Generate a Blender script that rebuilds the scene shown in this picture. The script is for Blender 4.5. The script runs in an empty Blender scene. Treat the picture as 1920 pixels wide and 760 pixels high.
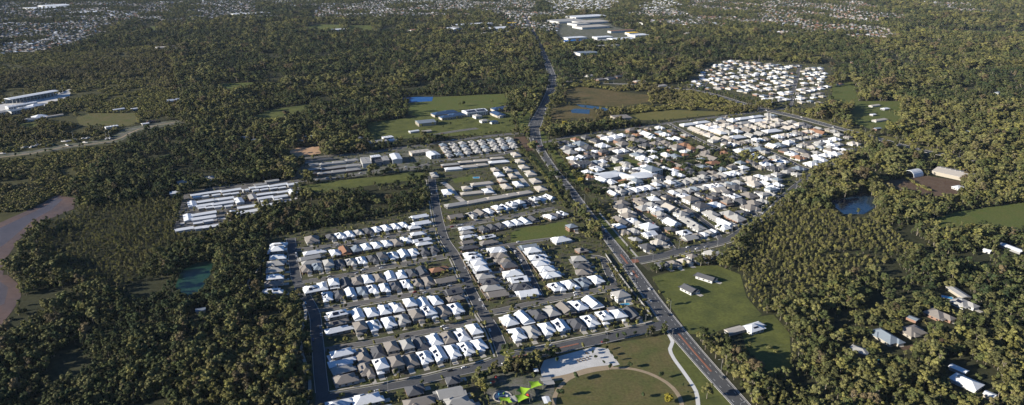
import bpy, math, random
import numpy as np
from mathutils import Vector

# ---------------------------------------------------------------- camera, sky, sun
scene = bpy.context.scene
COL = scene.collection
H, FPX, PITCH = 322.0, 1350.0, math.radians(19.57)
cam_d = bpy.data.cameras.new('camera'); cam = bpy.data.objects.new('camera', cam_d); COL.objects.link(cam)
cam.location = (0, 0, H); cam.rotation_euler = (math.pi/2-PITCH, 0, 0)
cam_d.sensor_width = 36; cam_d.sensor_fit = 'HORIZONTAL'; cam_d.lens = 36*FPX/1920
cam_d.clip_start = 1; cam_d.clip_end = 60000
scene.camera = cam

SUN_EL = math.radians(17.5)
SUN_AZ = math.atan2(-0.31, -0.95)          # direction towards the sun in the ground plane
sdir = Vector((math.cos(SUN_AZ)*math.cos(SUN_EL), math.sin(SUN_AZ)*math.cos(SUN_EL), math.sin(SUN_EL)))
sun_d = bpy.data.lights.new('sun', 'SUN'); sun = bpy.data.objects.new('sun', sun_d); COL.objects.link(sun)
sun.rotation_euler = sdir.to_track_quat('Z', 'Y').to_euler(); sun.location = (-300, 0, 600)
sun_d.energy = 5.0; sun_d.angle = math.radians(0.5); sun_d.color = (1.0, 0.92, 0.79)
world = bpy.data.worlds.new('World'); scene.world = world; world.use_nodes = True
wn = world.node_tree.nodes; wl = world.node_tree.links
sky = wn.new('ShaderNodeTexSky'); sky.sky_type = 'NISHITA'; sky.sun_disc = False
sky.ozone_density = 8.0; sky.dust_density = 0.3; sky.sun_elevation = SUN_EL; sky.sun_rotation = math.pi/2-SUN_AZ
wl.new(sky.outputs[0], wn['Background'].inputs[0]); wn['Background'].inputs[1].default_value = 0.06
scene.view_settings.view_transform = 'Standard'; scene.view_settings.look = 'None'
scene.view_settings.exposure = 1.05; scene.view_settings.gamma = 1.0
scene.view_settings.use_curve_mapping = False
scene.cycles.max_bounces = 4; scene.cycles.diffuse_bounces = 2; scene.cycles.volume_bounces = 0

rnd = random.Random(7)
nrs = np.random.RandomState(11)

# ---------------------------------------------------------------- survey: photo position -> place on the ground
def G(px, py, z=0.0):
    u = (px-960)/FPX; v = (py-380)/FPX
    c, s = math.cos(PITCH), math.sin(PITCH)
    dx, dy, dz = u, c-v*s, -s-v*c
    t = (H-z)/(-dz)
    return Vector((dx*t, dy*t, z))
def ZP(o, p):                               # survey sheet origin + sheet position (6x enlargements)
    return (o[0]+p[0]/5.984, o[1]+p[1]/5.984)

# ---------------------------------------------------------------- materials
MATS = {}
def mat(name, col, rough=0.8, spec=0.3, metal=0.0, var=0.0, vscale=0.3, col2=None, bump=0.0, bscale=2.0, thr=(0.35, 0.65), detail=4):
    if name in MATS: return MATS[name]
    m = bpy.data.materials.new(name); m.use_nodes = True; MATS[name] = m
    n = m.node_tree.nodes; l = m.node_tree.links; b = n['Principled BSDF']
    b.inputs['Base Color'].default_value = (*col, 1); b.inputs['Roughness'].default_value = rough
    b.inputs['Specular IOR Level'].default_value = spec; b.inputs['Metallic'].default_value = metal
    if var or col2:
        tc = n.new('ShaderNodeNewGeometry'); nz = n.new('ShaderNodeTexNoise')
        nz.inputs['Scale'].default_value = vscale; nz.inputs['Detail'].default_value = detail; nz.inputs['Roughness'].default_value = 0.65
        l.new(tc.outputs['Position'], nz.inputs['Vector'])
        rp = n.new('ShaderNodeValToRGB')
        c2 = col2 if col2 else tuple(c*(1-var) for c in col)
        rp.color_ramp.elements[0].position = thr[0]; rp.color_ramp.elements[1].position = thr[1]
        rp.color_ramp.elements[0].color = (*c2, 1); rp.color_ramp.elements[1].color = (*col, 1)
        l.new(nz.outputs[0], rp.inputs[0])
        out = rp.outputs[0]
        if var:
            nz2 = n.new('ShaderNodeTexNoise'); nz2.inputs['Scale'].default_value = vscale*9; nz2.inputs['Detail'].default_value = 3
            l.new(tc.outputs['Position'], nz2.inputs['Vector'])
            mp = n.new('ShaderNodeMapRange'); mp.inputs[1].default_value = .3; mp.inputs[2].default_value = .7
            mp.inputs[3].default_value = 1-var*.6; mp.inputs[4].default_value = 1+var*.6
            l.new(nz2.outputs[0], mp.inputs[0])
            vm = n.new('ShaderNodeVectorMath'); vm.operation = 'SCALE'
            l.new(out, vm.inputs[0]); l.new(mp.outputs[0], vm.inputs['Scale']); out = vm.outputs[0]
        l.new(out, b.inputs['Base Color'])
    if bump:
        nb = n.new('ShaderNodeTexNoise'); nb.inputs['Scale'].default_value = bscale
        g2 = n.new('ShaderNodeNewGeometry'); l.new(g2.outputs['Position'], nb.inputs['Vector'])
        bp = n.new('ShaderNodeBump'); bp.inputs['Strength'].default_value = bump; bp.inputs['Distance'].default_value = 0.3
        l.new(nb.outputs[0], bp.inputs['Height']); l.new(bp.outputs[0], b.inputs['Normal'])
    return m

mat('forest_floor', (.050, .050, .026), .95, .1, var=.4, vscale=.03, col2=(.030, .034, .018))
mat('garden', (.070, .082, .028), .95, .1, var=.55, vscale=.11, col2=(.085, .075, .06))
mat('yard_paving', (.16, .15, .135), .9, .2, var=.35, vscale=.08, col2=(.06, .075, .028))
mat('lawn', (.105, .112, .034), .95, .1, var=.4, vscale=.05, col2=(.085, .11, .03))
mat('green_lawn', (.115, .125, .036), .95, .1, var=.3, vscale=.045, col2=(.07, .082, .028))
mat('dry_lawn', (.125, .105, .048), .95, .1, var=.35, vscale=.05, col2=(.085, .095, .033))
mat('wet_field', (.13, .095, .045), .95, .1, var=.35, vscale=.02, col2=(.075, .07, .028))
mat('gold_grass', (.15, .13, .045), .95, .1, var=.3, vscale=.04, col2=(.11, .11, .035))
mat('asphalt', (.082, .084, .088), .9, .3, var=.18, vscale=.06)
mat('old_asphalt', (.135, .128, .12), .9, .3, var=.2, vscale=.06)
mat('concrete', (.46, .43, .38), .9, .2, var=.2, vscale=.2)
mat('white_concrete', (.62, .61, .58), .9, .2, var=.08, vscale=.3)
mat('plaza', (.56, .55, .53), .85, .2, var=.15, vscale=.12)
mat('tan_path', (.34, .27, .185), .95, .1, var=.15, vscale=.2)
mat('red_median', (.27, .125, .085), .9, .2, var=.15, vscale=.2)
mat('paint', (.8, .8, .78), .7, .3)
mat('kerb', (.42, .40, .37), .9, .2)
mat('mud', (.12, .075, .06), .7, .4, var=.3, vscale=.02, col2=(.075, .055, .055))
mat('dirt', (.12, .085, .06), .95, .1, var=.35, vscale=.06, col2=(.10, .065, .045))
mat('sand', (.48, .31, .19), .95, .1, var=.25, vscale=.07)
mat('water', (.012, .028, .05), .15, .35)
mat('river_water', (.10, .08, .075), .35, .3, var=.2, vscale=.03)
mat('algae_water', (.018, .055, .028), .35, .4, var=.35, vscale=.06)
mat('pool_water', (.05, .32, .50), .1, .5)
mat('blue_court', (.02, .10, .28), .8, .2)
ROOF = {'W': ('white', (.70, .72, .74)), 'w': ('cream', (.44, .405, .355)), 'G': ('grey', (.33, .325, .31)), 'D': ('charcoal', (.085, .087, .095)),
        'T': ('taupe', (.215, .195, .175)), 'O': ('terracotta', (.26, .14, .085)), 'B': ('blue-grey', (.20, .235, .27)), 'S': ('white', (.70, .72, .74))}  # B: blue shade on mostly white roofs, put into the roof colour
for k, (nm, c) in ROOF.items():
    mat('roof_'+nm, c, .45 if k in 'WSB' else .7, .35, var=.10, vscale=.25)
WALLS = ['wall_white', 'wall_cream', 'wall_grey', 'wall_brick']
mat('wall_white', (.46, .46, .45), .85, .2, var=.06); mat('wall_cream', (.33, .30, .25), .85, .2, var=.06)
mat('wall_grey', (.24, .24, .24), .85, .2, var=.06); mat('wall_brick', (.24, .15, .11), .9, .2, var=.15, vscale=1)
mat('glass', (.02, .026, .034), .08, .6); mat('solar', (.010, .014, .030), .18, .5)
mat('garage', (.50, .49, .47), .6, .3); mat('door', (.12, .07, .04), .6, .3)
mat('timber', (.13, .10, .075), .9, .15, var=.3, vscale=.5); mat('steel', (.45, .46, .47), .45, .5, .6)
mat('dark_metal', (.05, .055, .06), .5, .4); mat('rubber', (.02, .02, .02), .85, .2); mat('lamp_glass', (.7, .7, .66), .3, .5)
mat('lime_fabric', (.26, .44, .03), .8, .2); mat('blue_fabric', (.10, .22, .42), .8, .2); mat('sail_white', (.65, .65, .64), .5, .3)
mat('yellow_panel', (.75, .48, .03), .6, .3); mat('blue_panel', (.02, .16, .50), .5, .3); mat('navy_roof', (.035, .07, .14), .5, .4)
mat('red_plastic', (.5, .05, .03), .4, .4); mat('bark', (.24, .21, .17), .95, .1, var=.3, vscale=2); mat('bark_dark', (.09, .07, .05), .95, .1)
CARC = {'white': (.78, .78, .78), 'silver': (.42, .43, .45), 'black': (.02, .02, .022), 'red': (.26, .03, .025), 'blue': (.04, .07, .16), 'grey': (.14, .145, .15)}
for k, c in CARC.items(): mat('paint_'+k, c, .25, .5, .1)

def foliage(name, stops):
    m = bpy.data.materials.new(name); m.use_nodes = True; MATS[name] = m
    n = m.node_tree.nodes; l = m.node_tree.links; b = n['Principled BSDF']
    b.inputs['Roughness'].default_value = .75; b.inputs['Specular IOR Level'].default_value = .15
    at = n.new('ShaderNodeAttribute'); at.attribute_type = 'INSTANCER'; at.attribute_name = 'tint'
    oi = n.new('ShaderNodeObjectInfo'); g = n.new('ShaderNodeTexCoord'); nz = n.new('ShaderNodeTexNoise')
    nz.inputs['Scale'].default_value = .55; nz.inputs['Detail'].default_value = 3; l.new(g.outputs['Object'], nz.inputs['Vector'])
    rp = n.new('ShaderNodeValToRGB'); cr = rp.color_ramp
    cr.elements[0].position = stops[0][0]; cr.elements[0].color = (*stops[0][1], 1)
    cr.elements[1].position = stops[-1][0]; cr.elements[1].color = (*stops[-1][1], 1)
    for p, c in stops[1:-1]:
        e = cr.elements.new(p); e.color = (*c, 1)
    l.new(at.outputs['Fac'], rp.inputs[0])
    mr = n.new('ShaderNodeMapRange'); mr.inputs[1].default_value = .3; mr.inputs[2].default_value = .7; mr.inputs[3].default_value = .65; mr.inputs[4].default_value = 1.35
    l.new(nz.outputs[0], mr.inputs[0])
    mr2 = n.new('ShaderNodeMapRange'); mr2.inputs[3].default_value = .60; mr2.inputs[4].default_value = 1.40
    l.new(oi.outputs['Random'], mr2.inputs[0])
    mm = n.new('ShaderNodeMath'); mm.operation = 'MULTIPLY'; l.new(mr.outputs[0], mm.inputs[0]); l.new(mr2.outputs[0], mm.inputs[1])
    vm = n.new('ShaderNodeVectorMath'); vm.operation = 'SCALE'; l.new(rp.outputs[0], vm.inputs[0]); l.new(mm.outputs[0], vm.inputs['Scale'])
    l.new(vm.outputs[0], b.inputs['Base Color'])
    return m
foliage('leaves', [(0, (.030, .045, .019)), (.3, (.068, .079, .027)), (.55, (.120, .117, .046)), (.75, (.148, .142, .040)), (.9, (.110, .095, .048)), (1, (.10, .07, .04))])
mat('yellow_leaves', (.22, .19, .025), .8, .15, var=.3, vscale=.6); mat('pink_leaves', (.30, .17, .15), .8, .15, var=.3, vscale=.6)

# ---------------------------------------------------------------- object helpers
def new_mesh(name, V, F, ms, idx=None, smooth=False):
    me = bpy.data.meshes.new(name); me.from_pydata([tuple(v) for v in V], [], F)
    for m in (ms if isinstance(ms, (list, tuple)) else [ms]): me.materials.append(MATS[m])
    if idx is not None: me.polygons.foreach_set('material_index', idx)
    if smooth: me.polygons.foreach_set('use_smooth', [True]*len(F))
    me.update(); return me
def link(name, me, parent=None, loc=None, rz=0.0):
    o = bpy.data.objects.new(name, me); COL.objects.link(o)
    if parent is not None: o.parent = parent
    if loc is not None: o.location = loc
    if rz: o.rotation_euler = (0, 0, rz)
    return o
def tag(o, label, cat, group=None, kind=None):
    o['label'] = label; o['category'] = cat
    if group: o['group'] = group
    if kind: o['kind'] = kind
    return o
def thing(name, label, cat, loc, rz=0.0, group=None):
    return tag(link(name, None, None, loc, rz), label, cat, group)
ORD = ['first', 'second', 'third', 'fourth', 'fifth', 'sixth', 'seventh', 'eighth', 'ninth', 'tenth', 'eleventh', 'twelfth', 'thirteenth', 'fourteenth', 'fifteenth', 'sixteenth', 'seventeenth', 'eighteenth', 'nineteenth', 'twentieth']
def ordn(i):
    if i < 20: return ORD[i]
    t = ['twenty', 'thirty', 'forty', 'fifty', 'sixty', 'seventy', 'eighty'][(i+1)//10-2]; r = (i+1) % 10
    return t.replace('y', 'ieth') if r == 0 else t+'-'+ORD[r-1]

class MB:
    def __init__(s): s.V = []; s.F = []
    def box(s, x0, x1, y0, y1, z0, z1):
        b = len(s.V)
        s.V += [(x0, y0, z0), (x1, y0, z0), (x1, y1, z0), (x0, y1, z0), (x0, y0, z1), (x1, y0, z1), (x1, y1, z1), (x0, y1, z1)]
        s.F += [[b+i for i in f] for f in ((0, 3, 2, 1), (4, 5, 6, 7), (0, 1, 5, 4), (1, 2, 6, 5), (2, 3, 7, 6), (3, 0, 4, 7))]; return s
    def hip(s, cx, cy, w, d, z, pitch=.44, ov=.55, th=.22, gable=False):
        w2, d2 = w/2+ov, d/2+ov; b = len(s.V)
        rise = min(w2, d2)*pitch
        if d2 >= w2:
            r = d2 if gable else d2-w2*.98; R = [(cx, cy-r, z+th+rise), (cx, cy+r, z+th+rise)]
        else:
            r = w2 if gable else w2-d2*.98; R = [(cx-r, cy, z+th+rise), (cx+r, cy, z+th+rise)]
        q = [(cx-w2, cy-d2), (cx+w2, cy-d2), (cx+w2, cy+d2), (cx-w2, cy+d2)]
        s.V += [(*p, z) for p in q]+[(*p, z+th) for p in q]+R
        s.F += [[b+i for i in f] for f in ((0, 3, 2, 1), (0, 1, 5, 4), (1, 2, 6, 5), (2, 3, 7, 6), (3, 0, 4, 7))]
        if d2 >= w2: fs = ((4, 5, 8), (5, 6, 9, 8), (6, 7, 9), (7, 4, 8, 9))
        else: fs = ((4, 5, 9, 8), (5, 6, 9), (6, 7, 8, 9), (7, 4, 8))
        s.F += [[b+i for i in f] for f in fs]; return s
    def tube(s, p0, p1, r0, r1, n=6):
        p0, p1 = Vector(p0), Vector(p1); a = (p1-p0).normalized()
        u = a.orthogonal().normalized(); v = a.cross(u); b = len(s.V)
        for p, r in ((p0, r0), (p1, r1)):
            for i in range(n):
                t = 2*math.pi*i/n; s.V.append(tuple(p+u*math.cos(t)*r+v*math.sin(t)*r))
        for i in range(n): s.F.append([b+i, b+(i+1) % n, b+n+(i+1) % n, b+n+i])
        s.F.append([b+i for i in range(n)][::-1]); s.F.append([b+n+i for i in range(n)]); return s
    def mesh(s, name, m, smooth=False): return new_mesh(name, s.V, s.F, m, None, smooth)

# ---------------------------------------------------------------- land-use map (2 m cells): where trees may grow
CS = 2.0; X0, Y0 = -4200.0, 380.0; NX, NY = 4200, 2700
LU = np.zeros((NY, NX), np.uint8)          # 0 bush, 1 bare, 2 gardens, 3 mangrove scrub, 4 suburb, 5 young dense trees, 6 scattered trees
def raster(poly, code):
    P = np.array([(p.x, p.y) for p in poly])
    i0 = max(int((P[:, 0].min()-X0)/CS), 0); i1 = min(int((P[:, 0].max()-X0)/CS)+2, NX)
    j0 = max(int((P[:, 1].min()-Y0)/CS), 0); j1 = min(int((P[:, 1].max()-Y0)/CS)+2, NY)
    if i1 <= i0 or j1 <= j0: return
    xs = X0+(np.arange(i0, i1)+.5)*CS; ys = Y0+(np.arange(j0, j1)+.5)*CS
    XX, YY = np.meshgrid(xs, ys); ins = np.zeros(XX.shape, bool)
    for k in range(len(P)):
        x1, y1 = P[k]; x2, y2 = P[(k+1) % len(P)]
        if y1 == y2: continue
        c = ((y1 > YY) != (y2 > YY)) & (XX < (x2-x1)*(YY-y1)/(y2-y1)+x1); ins ^= c
    LU[j0:j1, i0:i1][ins] = code
def stamp(x, y, r, code=1):
    i0 = int((x-r-X0)/CS); i1 = int((x+r-X0)/CS)+1; j0 = int((y-r-Y0)/CS); j1 = int((y+r-Y0)/CS)+1
    if i0 < 0 or j0 < 0 or i1 > NX or j1 > NY: return
    xs = X0+(np.arange(i0, i1)+.5)*CS-x; ys = Y0+(np.arange(j0, j1)+.5)*CS-y
    LU[j0:j1, i0:i1][(xs[None, :]**2+ys[:, None]**2) < r*r] = code
def lu(x, y):
    i = int((x-X0)/CS); j = int((y-Y0)/CS)
    return LU[j, i] if 0 <= i < NX and 0 <= j < NY else 1
def gpoly(px): return [G(*p) for p in px]
def pairs(s): a = [float(t) for t in s.split()]; return list(zip(a[::2], a[1::2]))

ZLAY = [0.03]
def zlayer(step=.002): ZLAY[0] += step; return ZLAY[0]
def sheet(name, px, m, label, cat, code=None, kind='structure', z=None):
    P = gpoly(px) if not isinstance(px[0], Vector) else px
    z = zlayer() if z is None else z
    c = sum(P, Vector())/len(P)
    me = new_mesh(name, [(p.x-c.x, p.y-c.y, 0) for p in P], [list(range(len(P)))], m)
    if me.polygons[0].normal.z < 0: me.flip_normals()
    o = link(name, me, None, (c.x, c.y, z)); tag(o, label, cat, None, kind)
    if code is not None: raster(P, code)
    return o
def smooth_line(P, step=8.0):
    P = [Vector((p.x, p.y, 0)) for p in P]; out = []
    Q = [P[0]*2-P[1]]+P+[P[-1]*2-P[-2]]
    for i in range(1, len(Q)-2):
        n = max(2, int((Q[i+1]-Q[i]).length/step))
        for k in range(n):
            t = k/n; a, b, c, d = Q[i-1:i+3]
            out.append((.5*((2*b)+(c-a)*t+(2*a-5*b+4*c-d)*t*t+(3*b-a-3*c+d)*t**3), i-1+t))
    out.append((P[-1], len(P)-1.0)); return out
def strip_mesh(name, L, offs, m, z0, z1=None, skip=None):
    """ribbon (or low kerb when z1 is given) along line L between lateral offsets; skip(p) leaves gaps"""
    V = []; F = []; n = len(L)
    for i in range(n):
        t = (L[min(i+1, n-1)]-L[max(i-1, 0)]).normalized(); nrm = Vector((-t.y, t.x, 0))
        a, b = offs[i] if isinstance(offs, list) else offs
        V += [L[i]+nrm*a+Vector((0, 0, z0)), L[i]+nrm*b+Vector((0, 0, z0))]
        if z1 is not None: V += [L[i]+nrm*a+Vector((0, 0, z1)), L[i]+nrm*b+Vector((0, 0, z1))]
    k = 2 if z1 is None else 4
    for i in range(n-1):
        if skip is not None and (skip((V[i*k]+V[i*k+1])/2) or skip((V[i*k+k]+V[i*k+k+1])/2)): continue
        a, b = i*k, i*k+k
        if z1 is None: F.append([a, b, b+1, a+1][::-1])
        else: F += [[a+2, b+2, b+3, a+3][::-1], [a, b, b+2, a+2][::-1], [a+1, a+3, b+3, b+1][::-1]]
    if not F: return None
    return new_mesh(name, V, F, m)

# ---------------------------------------------------------------- ground and zones
gm = new_mesh('ground', [(-20000, -3000, 0), (20000, -3000, 0), (20000, 40000, 0), (-20000, 40000, 0)], [[0, 1, 2, 3]], 'forest_floor')
tag(link('ground', gm), 'dark leaf-littered ground under the bush and around everything', 'ground', None, 'structure')

mat('mangrove_flat', (.075, .072, .030), .95, .1, var=.4, vscale=.02, col2=(.045, .046, .022))
sheet('mangrove_flat', pairs('-200 75 150 100 300 85 330 130 330 210 250 235 215 290 120 370 0 425 -400 450'), 'mangrove_flat', 'olive-brown tidal flat under the mangrove scrub', 'ground', 3)
raster(gpoly(pairs('120 395 330 370 335 430 440 440 300 470 230 560 60 470')), 5)
raster(gpoly(pairs('1065 150 1270 165 1440 205 1260 232 1050 240 1010 250 1060 190')), 3)
raster(gpoly(pairs('1370 500 1450 380 1560 400 1640 400 1720 470 1500 560 1420 590')), 5)
SUB = [('0 6 480 2 480 26 430 34 345 42 250 40 200 62 130 88 60 100 0 104', 'west'),
       ('480 0 1010 0 1000 22 900 33 760 31 690 34 580 33 600 12 520 14', 'middle'),
       ('1170 26 1290 14 1300 0 1600 0 1705 33 1640 40 1690 70 1660 80 1540 66 1420 62 1290 66 1240 52', 'east'),
       ('1700 1 1800 3 1850 18 1890 28 1800 24', 'far east'), ('940 25 1060 22 1070 60 960 60', 'centre')]
for s, nm in SUB: raster(gpoly(pairs(s)), 4)

# estates: garden land
EST = ['495 448 545 438 600 428 690 412 785 392 812 380 800 335 815 303 812 268 962 252 985 285 1045 355 1085 405 1110 440 1150 470 1200 535 1250 612 1130 640 1000 667 940 690 890 715 940 790 575 790 590 600 560 560 488 560',
       '1038 262 1115 248 1250 230 1400 212 1445 210 1560 240 1625 275 1600 292 1500 340 1440 395 1385 440 1380 470 1350 482 1215 508 1150 445 1120 392 1085 345 1060 320',
       '1275 160 1330 118 1370 112 1560 122 1555 205 1500 212 1400 190 1330 172',
       '325 432 345 365 400 350 470 343 560 337 562 372 480 395 400 428',
       '545 335 575 300 640 293 700 284 800 270 830 295 800 318 720 325 640 335']
for i, s in enumerate(EST):
    sheet('estate_ground', pairs(s), 'old_asphalt' if i == 3 else ('yard_paving' if i == 4 else 'garden'),
          ['lawns and yards of the nearest estate', 'lawns and yards of the estate right of the main road', 'yards of the upper right white village', 'pale concrete of the white-roofed cabin park', 'paved yards of the townhouse strip'][i], 'ground', 2)

raster(gpoly(pairs('1188 268 1215 262 1250 266 1345 272 1400 300 1405 318 1330 330 1240 340 1215 322 1222 300')), 9); raster(gpoly(pairs('1075 330 1110 330 1130 350 1220 338 1228 345 1110 372 1090 356')), 9)
# fields, water, clearings
FIELDS = [
 ('school_oval', '765 187 800 183 945 176 952 196 925 203 860 206 800 222 765 215', 'lawn', 'sunlit school sports oval below the forest', 'field'),
 ('school_lawn', '690 230 775 220 860 207 960 212 968 247 900 254 800 256 740 262 688 262', 'green_lawn', 'lawns around the blue-roofed school', 'lawn'),
 ('clearing', '395 166 412 157 490 154 482 163 440 172', 'lawn', 'small bright clearing left of the upper forest', 'field'),
 ('clearing', '470 222 500 208 575 195 583 204 540 217 480 231', 'green_lawn', 'long clearing between the trees left of the school', 'field'),
 ('clearing', '143 222 150 213 250 212 262 228 240 236 150 236', 'dry_lawn', 'paddock above the boat yard', 'field'),
 ('clearing', '30 232 65 230 75 238 50 242', 'green_lawn', 'grass patch below the marina houses', 'field'),
 ('wet_field', '1062 168 1090 163 1160 172 1215 178 1222 190 1165 201 1110 197 1058 193', 'wet_field', 'brown wet meadow right of the highway', 'field'),
 ('wet_field', '1030 205 1065 198 1110 202 1125 222 1070 225 1035 228', 'wet_field', 'grass flat around the small blue ponds', 'field'),
 ('grass_flat', '1165 216 1255 206 1330 209 1395 210 1325 217 1250 225 1180 226', 'gold_grass', 'golden grass strip along the estate boundary road', 'field'),
 ('vacant_lot', '957 436 985 427 1060 415 1082 432 1060 444 995 456 958 461', 'lawn', 'vacant grass lots inside the near estate', 'lawn'),
 ('estate_lawn', '848 336 886 328 888 338 852 344', 'lawn', 'lawn beside the townhouse pool', 'lawn'),
 ('grass_strip', '556 350 640 338 720 330 770 322 805 326 790 336 700 347 600 362', 'green_lawn', 'grass strip below the townhouse street', 'lawn'),
 ('park_lawn', '1050 664 1090 655 1140 645 1200 636 1250 628 1262 640 1300 690 1345 735 1385 790 1020 790 1030 740 1010 715', 'dry_lawn', 'dry brown-green park lawn in the foreground', 'lawn'),
 ('verge', '1262 632 1268 640 1300 680 1345 727 1390 780 1320 780 1300 730 1278 695 1258 665', 'green_lawn', 'green verge between white path and main road', 'lawn'),
 ('paddock', '1222 520 1290 500 1345 498 1388 515 1400 558 1428 590 1405 603 1370 612 1330 628 1292 626 1250 565', 'green_lawn', 'mown green paddock right of the main road', 'field'),
 ('paddock', '1385 600 1450 590 1480 625 1485 690 1440 700 1400 660', 'green_lawn', 'shaded paddock beside the white shed', 'field'),
 ('paddock', '1735 418 1790 398 1915 380 1990 385 1990 430 1830 424 1770 428', 'lawn', 'sloping sunlit paddock at the right edge', 'field'),
 ('verge', '1105 415 1130 400 1165 450 1210 490 1190 482 1140 440', 'lawn', 'grass verge and path right of the main road', 'lawn'),
 ('verge', '1008 252 1018 245 1040 280 1068 318 1085 345 1072 340 1040 302', 'lawn', 'grass bank right of the curving main road', 'lawn'),
 ('verge', '984 284 996 284 1050 348 1040 352', 'green_lawn', 'grass bank left of the curving main road', 'lawn'),
 ('verge', '965 210 1000 205 985 248 968 245', 'lawn', 'grass beside the upper intersection', 'lawn'),
 ('dirt_basin', '963 258 984 256 1000 281 986 287', 'dirt', 'bare earth basin beside the intersection', 'dirt'),
 ('sand_lot', '538 285 560 277 598 275 602 288 560 295', 'sand', 'orange sandy building lot', 'dirt'),
 ('nursery_beds', '1636 347 1690 334 1740 330 1800 340 1802 352 1790 370 1720 366', 'dirt', 'dark ploughed nursery beds', 'dirt'),
 ('boat_yard', '-60 293 60 283 120 271 205 260 235 240 330 225 345 231 260 246 225 266 130 278 60 290 -60 303', 'yard_paving', 'bare earth boat yard strip', 'dirt'),
 ('clearing', '1600 190 1690 190 1690 232 1640 245 1590 228', 'lawn', 'garden clearing round the pale acreage houses', 'field'),
 ('clearing', '1560 158 1600 152 1610 190 1560 196', 'lawn', 'grass beside the upper right village', 'field'),
 ('sports_oval', '560 53 600 46 640 47 640 56 600 58', 'lawn', 'small far sports oval', 'field'),
 ('sports_oval', '650 48 696 48 698 57 655 59', 'lawn', 'far rectangular playing field', 'field'),
 ('clearing', '478 46 530 43 530 48 478 50', 'green_lawn', 'thin far green field', 'field'),
 ('clearing', '1735 55 1790 57 1915 60 1915 67 1790 61', 'lawn', 'thin far clearing at upper right', 'field'),
 ('clearing', '245 50 300 50 290 57 250 55', 'lawn', 'small far clearing at upper left', 'field'),
 ('mud_bank', '-120 440 0 418 45 398 85 378 105 366 142 372 138 392 100 408 62 424 34 452 14 482 4 520 -120 560', 'mud', 'purple-brown mud bank of the tidal creek', 'mud'),
 ('mud_bank', '-120 520 14 516 36 534 40 556 22 585 -2 615 -120 660', 'mud', 'reddish mud flat at the left edge', 'mud'),
 ('creek', '-120 452 0 428 50 404 90 384 106 370 118 374 96 394 60 414 24 446 4 462 -120 500', 'river_water', 'pale tidal creek curving in from the left', 'water'),
 ('creek', '-120 545 0 528 16 540 8 570 -120 620', 'river_water', 'still pool on the lower mud flat', 'water'),
 ('pond', '340 508 368 493 399 489 397 510 376 546 346 556 328 538', 'algae_water', 'dark green algae-covered pond in the bush', 'pond'),
 ('pond', '1552 378 1590 371 1616 360 1644 374 1642 388 1620 402 1582 402', 'water', 'deep blue pond in the right-hand bush', 'pond'),
 ('pond', '1070 207 1078 204 1106 206 1105 214 1072 212', 'water', 'near small blue pond by the wet meadow', 'pond'),
 ('pond', '1080 196 1112 199 1142 204 1136 208 1090 201', 'water', 'narrow far blue pond by the wet meadow', 'pond'),
 ('sports_court', '753 184 782 182 812 182 810 190 760 193', 'blue_court', 'blue sports court at the oval corner', 'court'),
 ('plaza', '1013 692 1020 676 1112 651 1140 654 1162 684 1135 690 1100 697 1060 712 1016 708', 'plaza', 'pale concrete plaza beside the park', 'plaza'),
 ('playground_surface', '905 708 945 698 1010 702 1040 722 1034 790 925 790', 'yard_paving', 'shaded playground ground under sails', 'playground'),
]
for nm, s, m, lb, ct in FIELDS:
    if nm not in ('verge', 'vacant_lot', 'estate_lawn', 'plaza', 'playground_surface', 'park_lawn', 'sports_court'):
        raster([p+Vector((p.x/p.y*-1, -1, 0))*min(36, p.y*.021) for p in gpoly(pairs(s))], 6)
for nm, s, m, lb, ct in FIELDS: sheet(nm, pairs(s), m, lb, ct, 1)
for px, py, r in ((600, 185, 30), (1690, 215, 25), (1610, 610, 30), (1680, 590, 30), (1730, 560, 28), (1640, 660, 28), (1420, 660, 20), (1820, 700, 22)):
    p = G(px, py); stamp(p.x, p.y, r, 6)
for s in ('1585 600 1640 585 1700 570 1780 535 1830 560 1760 620 1690 640 1600 690 1590 650', '1745 690 1850 700 1870 750 1800 735', '1470 480 1620 470 1640 470 1700 488 1690 492 1600 480', '1660 400 1710 440 1760 470 1740 480 1690 450'):
    raster(gpoly(pairs(s)), 6)
raster(gpoly(pairs('1585 600 1640 585 1700 565 1780 530 1830 560 1760 615 1690 635 1600 690')), 9)

# ---------------------------------------------------------------- roads
ROADS = []
def road(desc, pts, w, m='asphalt', kerb=True, path=0, far=False):
    P = [G(*p) for p in pairs(pts)]; SL = smooth_line(P, 8 if not far else 25)
    ws = w if isinstance(w, list) else [w]*len(P)
    L = [q for q, _ in SL]; W = []
    for _, t in SL:
        i = min(int(t), len(ws)-2) if len(ws) > 1 else 0; f = t-i; W.append(ws[i]*(1-f)+ws[i+1]*f)
    ROADS.append(dict(desc=desc, L=L, W=W, m=m, kerb=kerb, path=path, z=.16+.003*len(ROADS)))
    for q, ww in zip(L, W):
        stamp(q.x, q.y, ww/2+2.2, 1)
        if desc == 'crossing highway': stamp(q.x-q.x/q.y*14, q.y-14, ww/2+7, 1)
        elif far: stamp(q.x-q.x/q.y*8, q.y-8, ww/2+4, 6)
    return ROADS[-1]
MAIN = road('main road', '985 30 1000 62 1018 100 1034 140 1034 165 1020 200 1003 235 1002 256 1016 285 1040 320 1062 346 1082 372 1112 412 1150 460 1182 502 1226 565 1264 616 1302 661 1345 710 1392 762 1440 815',
     [15, 16, 17, 19, 20, 20, 24, 22, 13, 11.5, 11, 11, 11, 12, 14, 15.5, 17, 15.5, 14.5, 13, 13])
road('crossing highway', '1050 152 1090 154 1150 157 1210 160 1270 166 1325 174 1400 196 1440 207 1500 221 1565 239 1640 259 1715 279 1765 290 1830 301 1900 315 1990 330', [10, 10, 10, 10, 10, 12, 14, 20, 20, 18, 16, 15, 14, 14, 14, 14], far=True)
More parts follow.
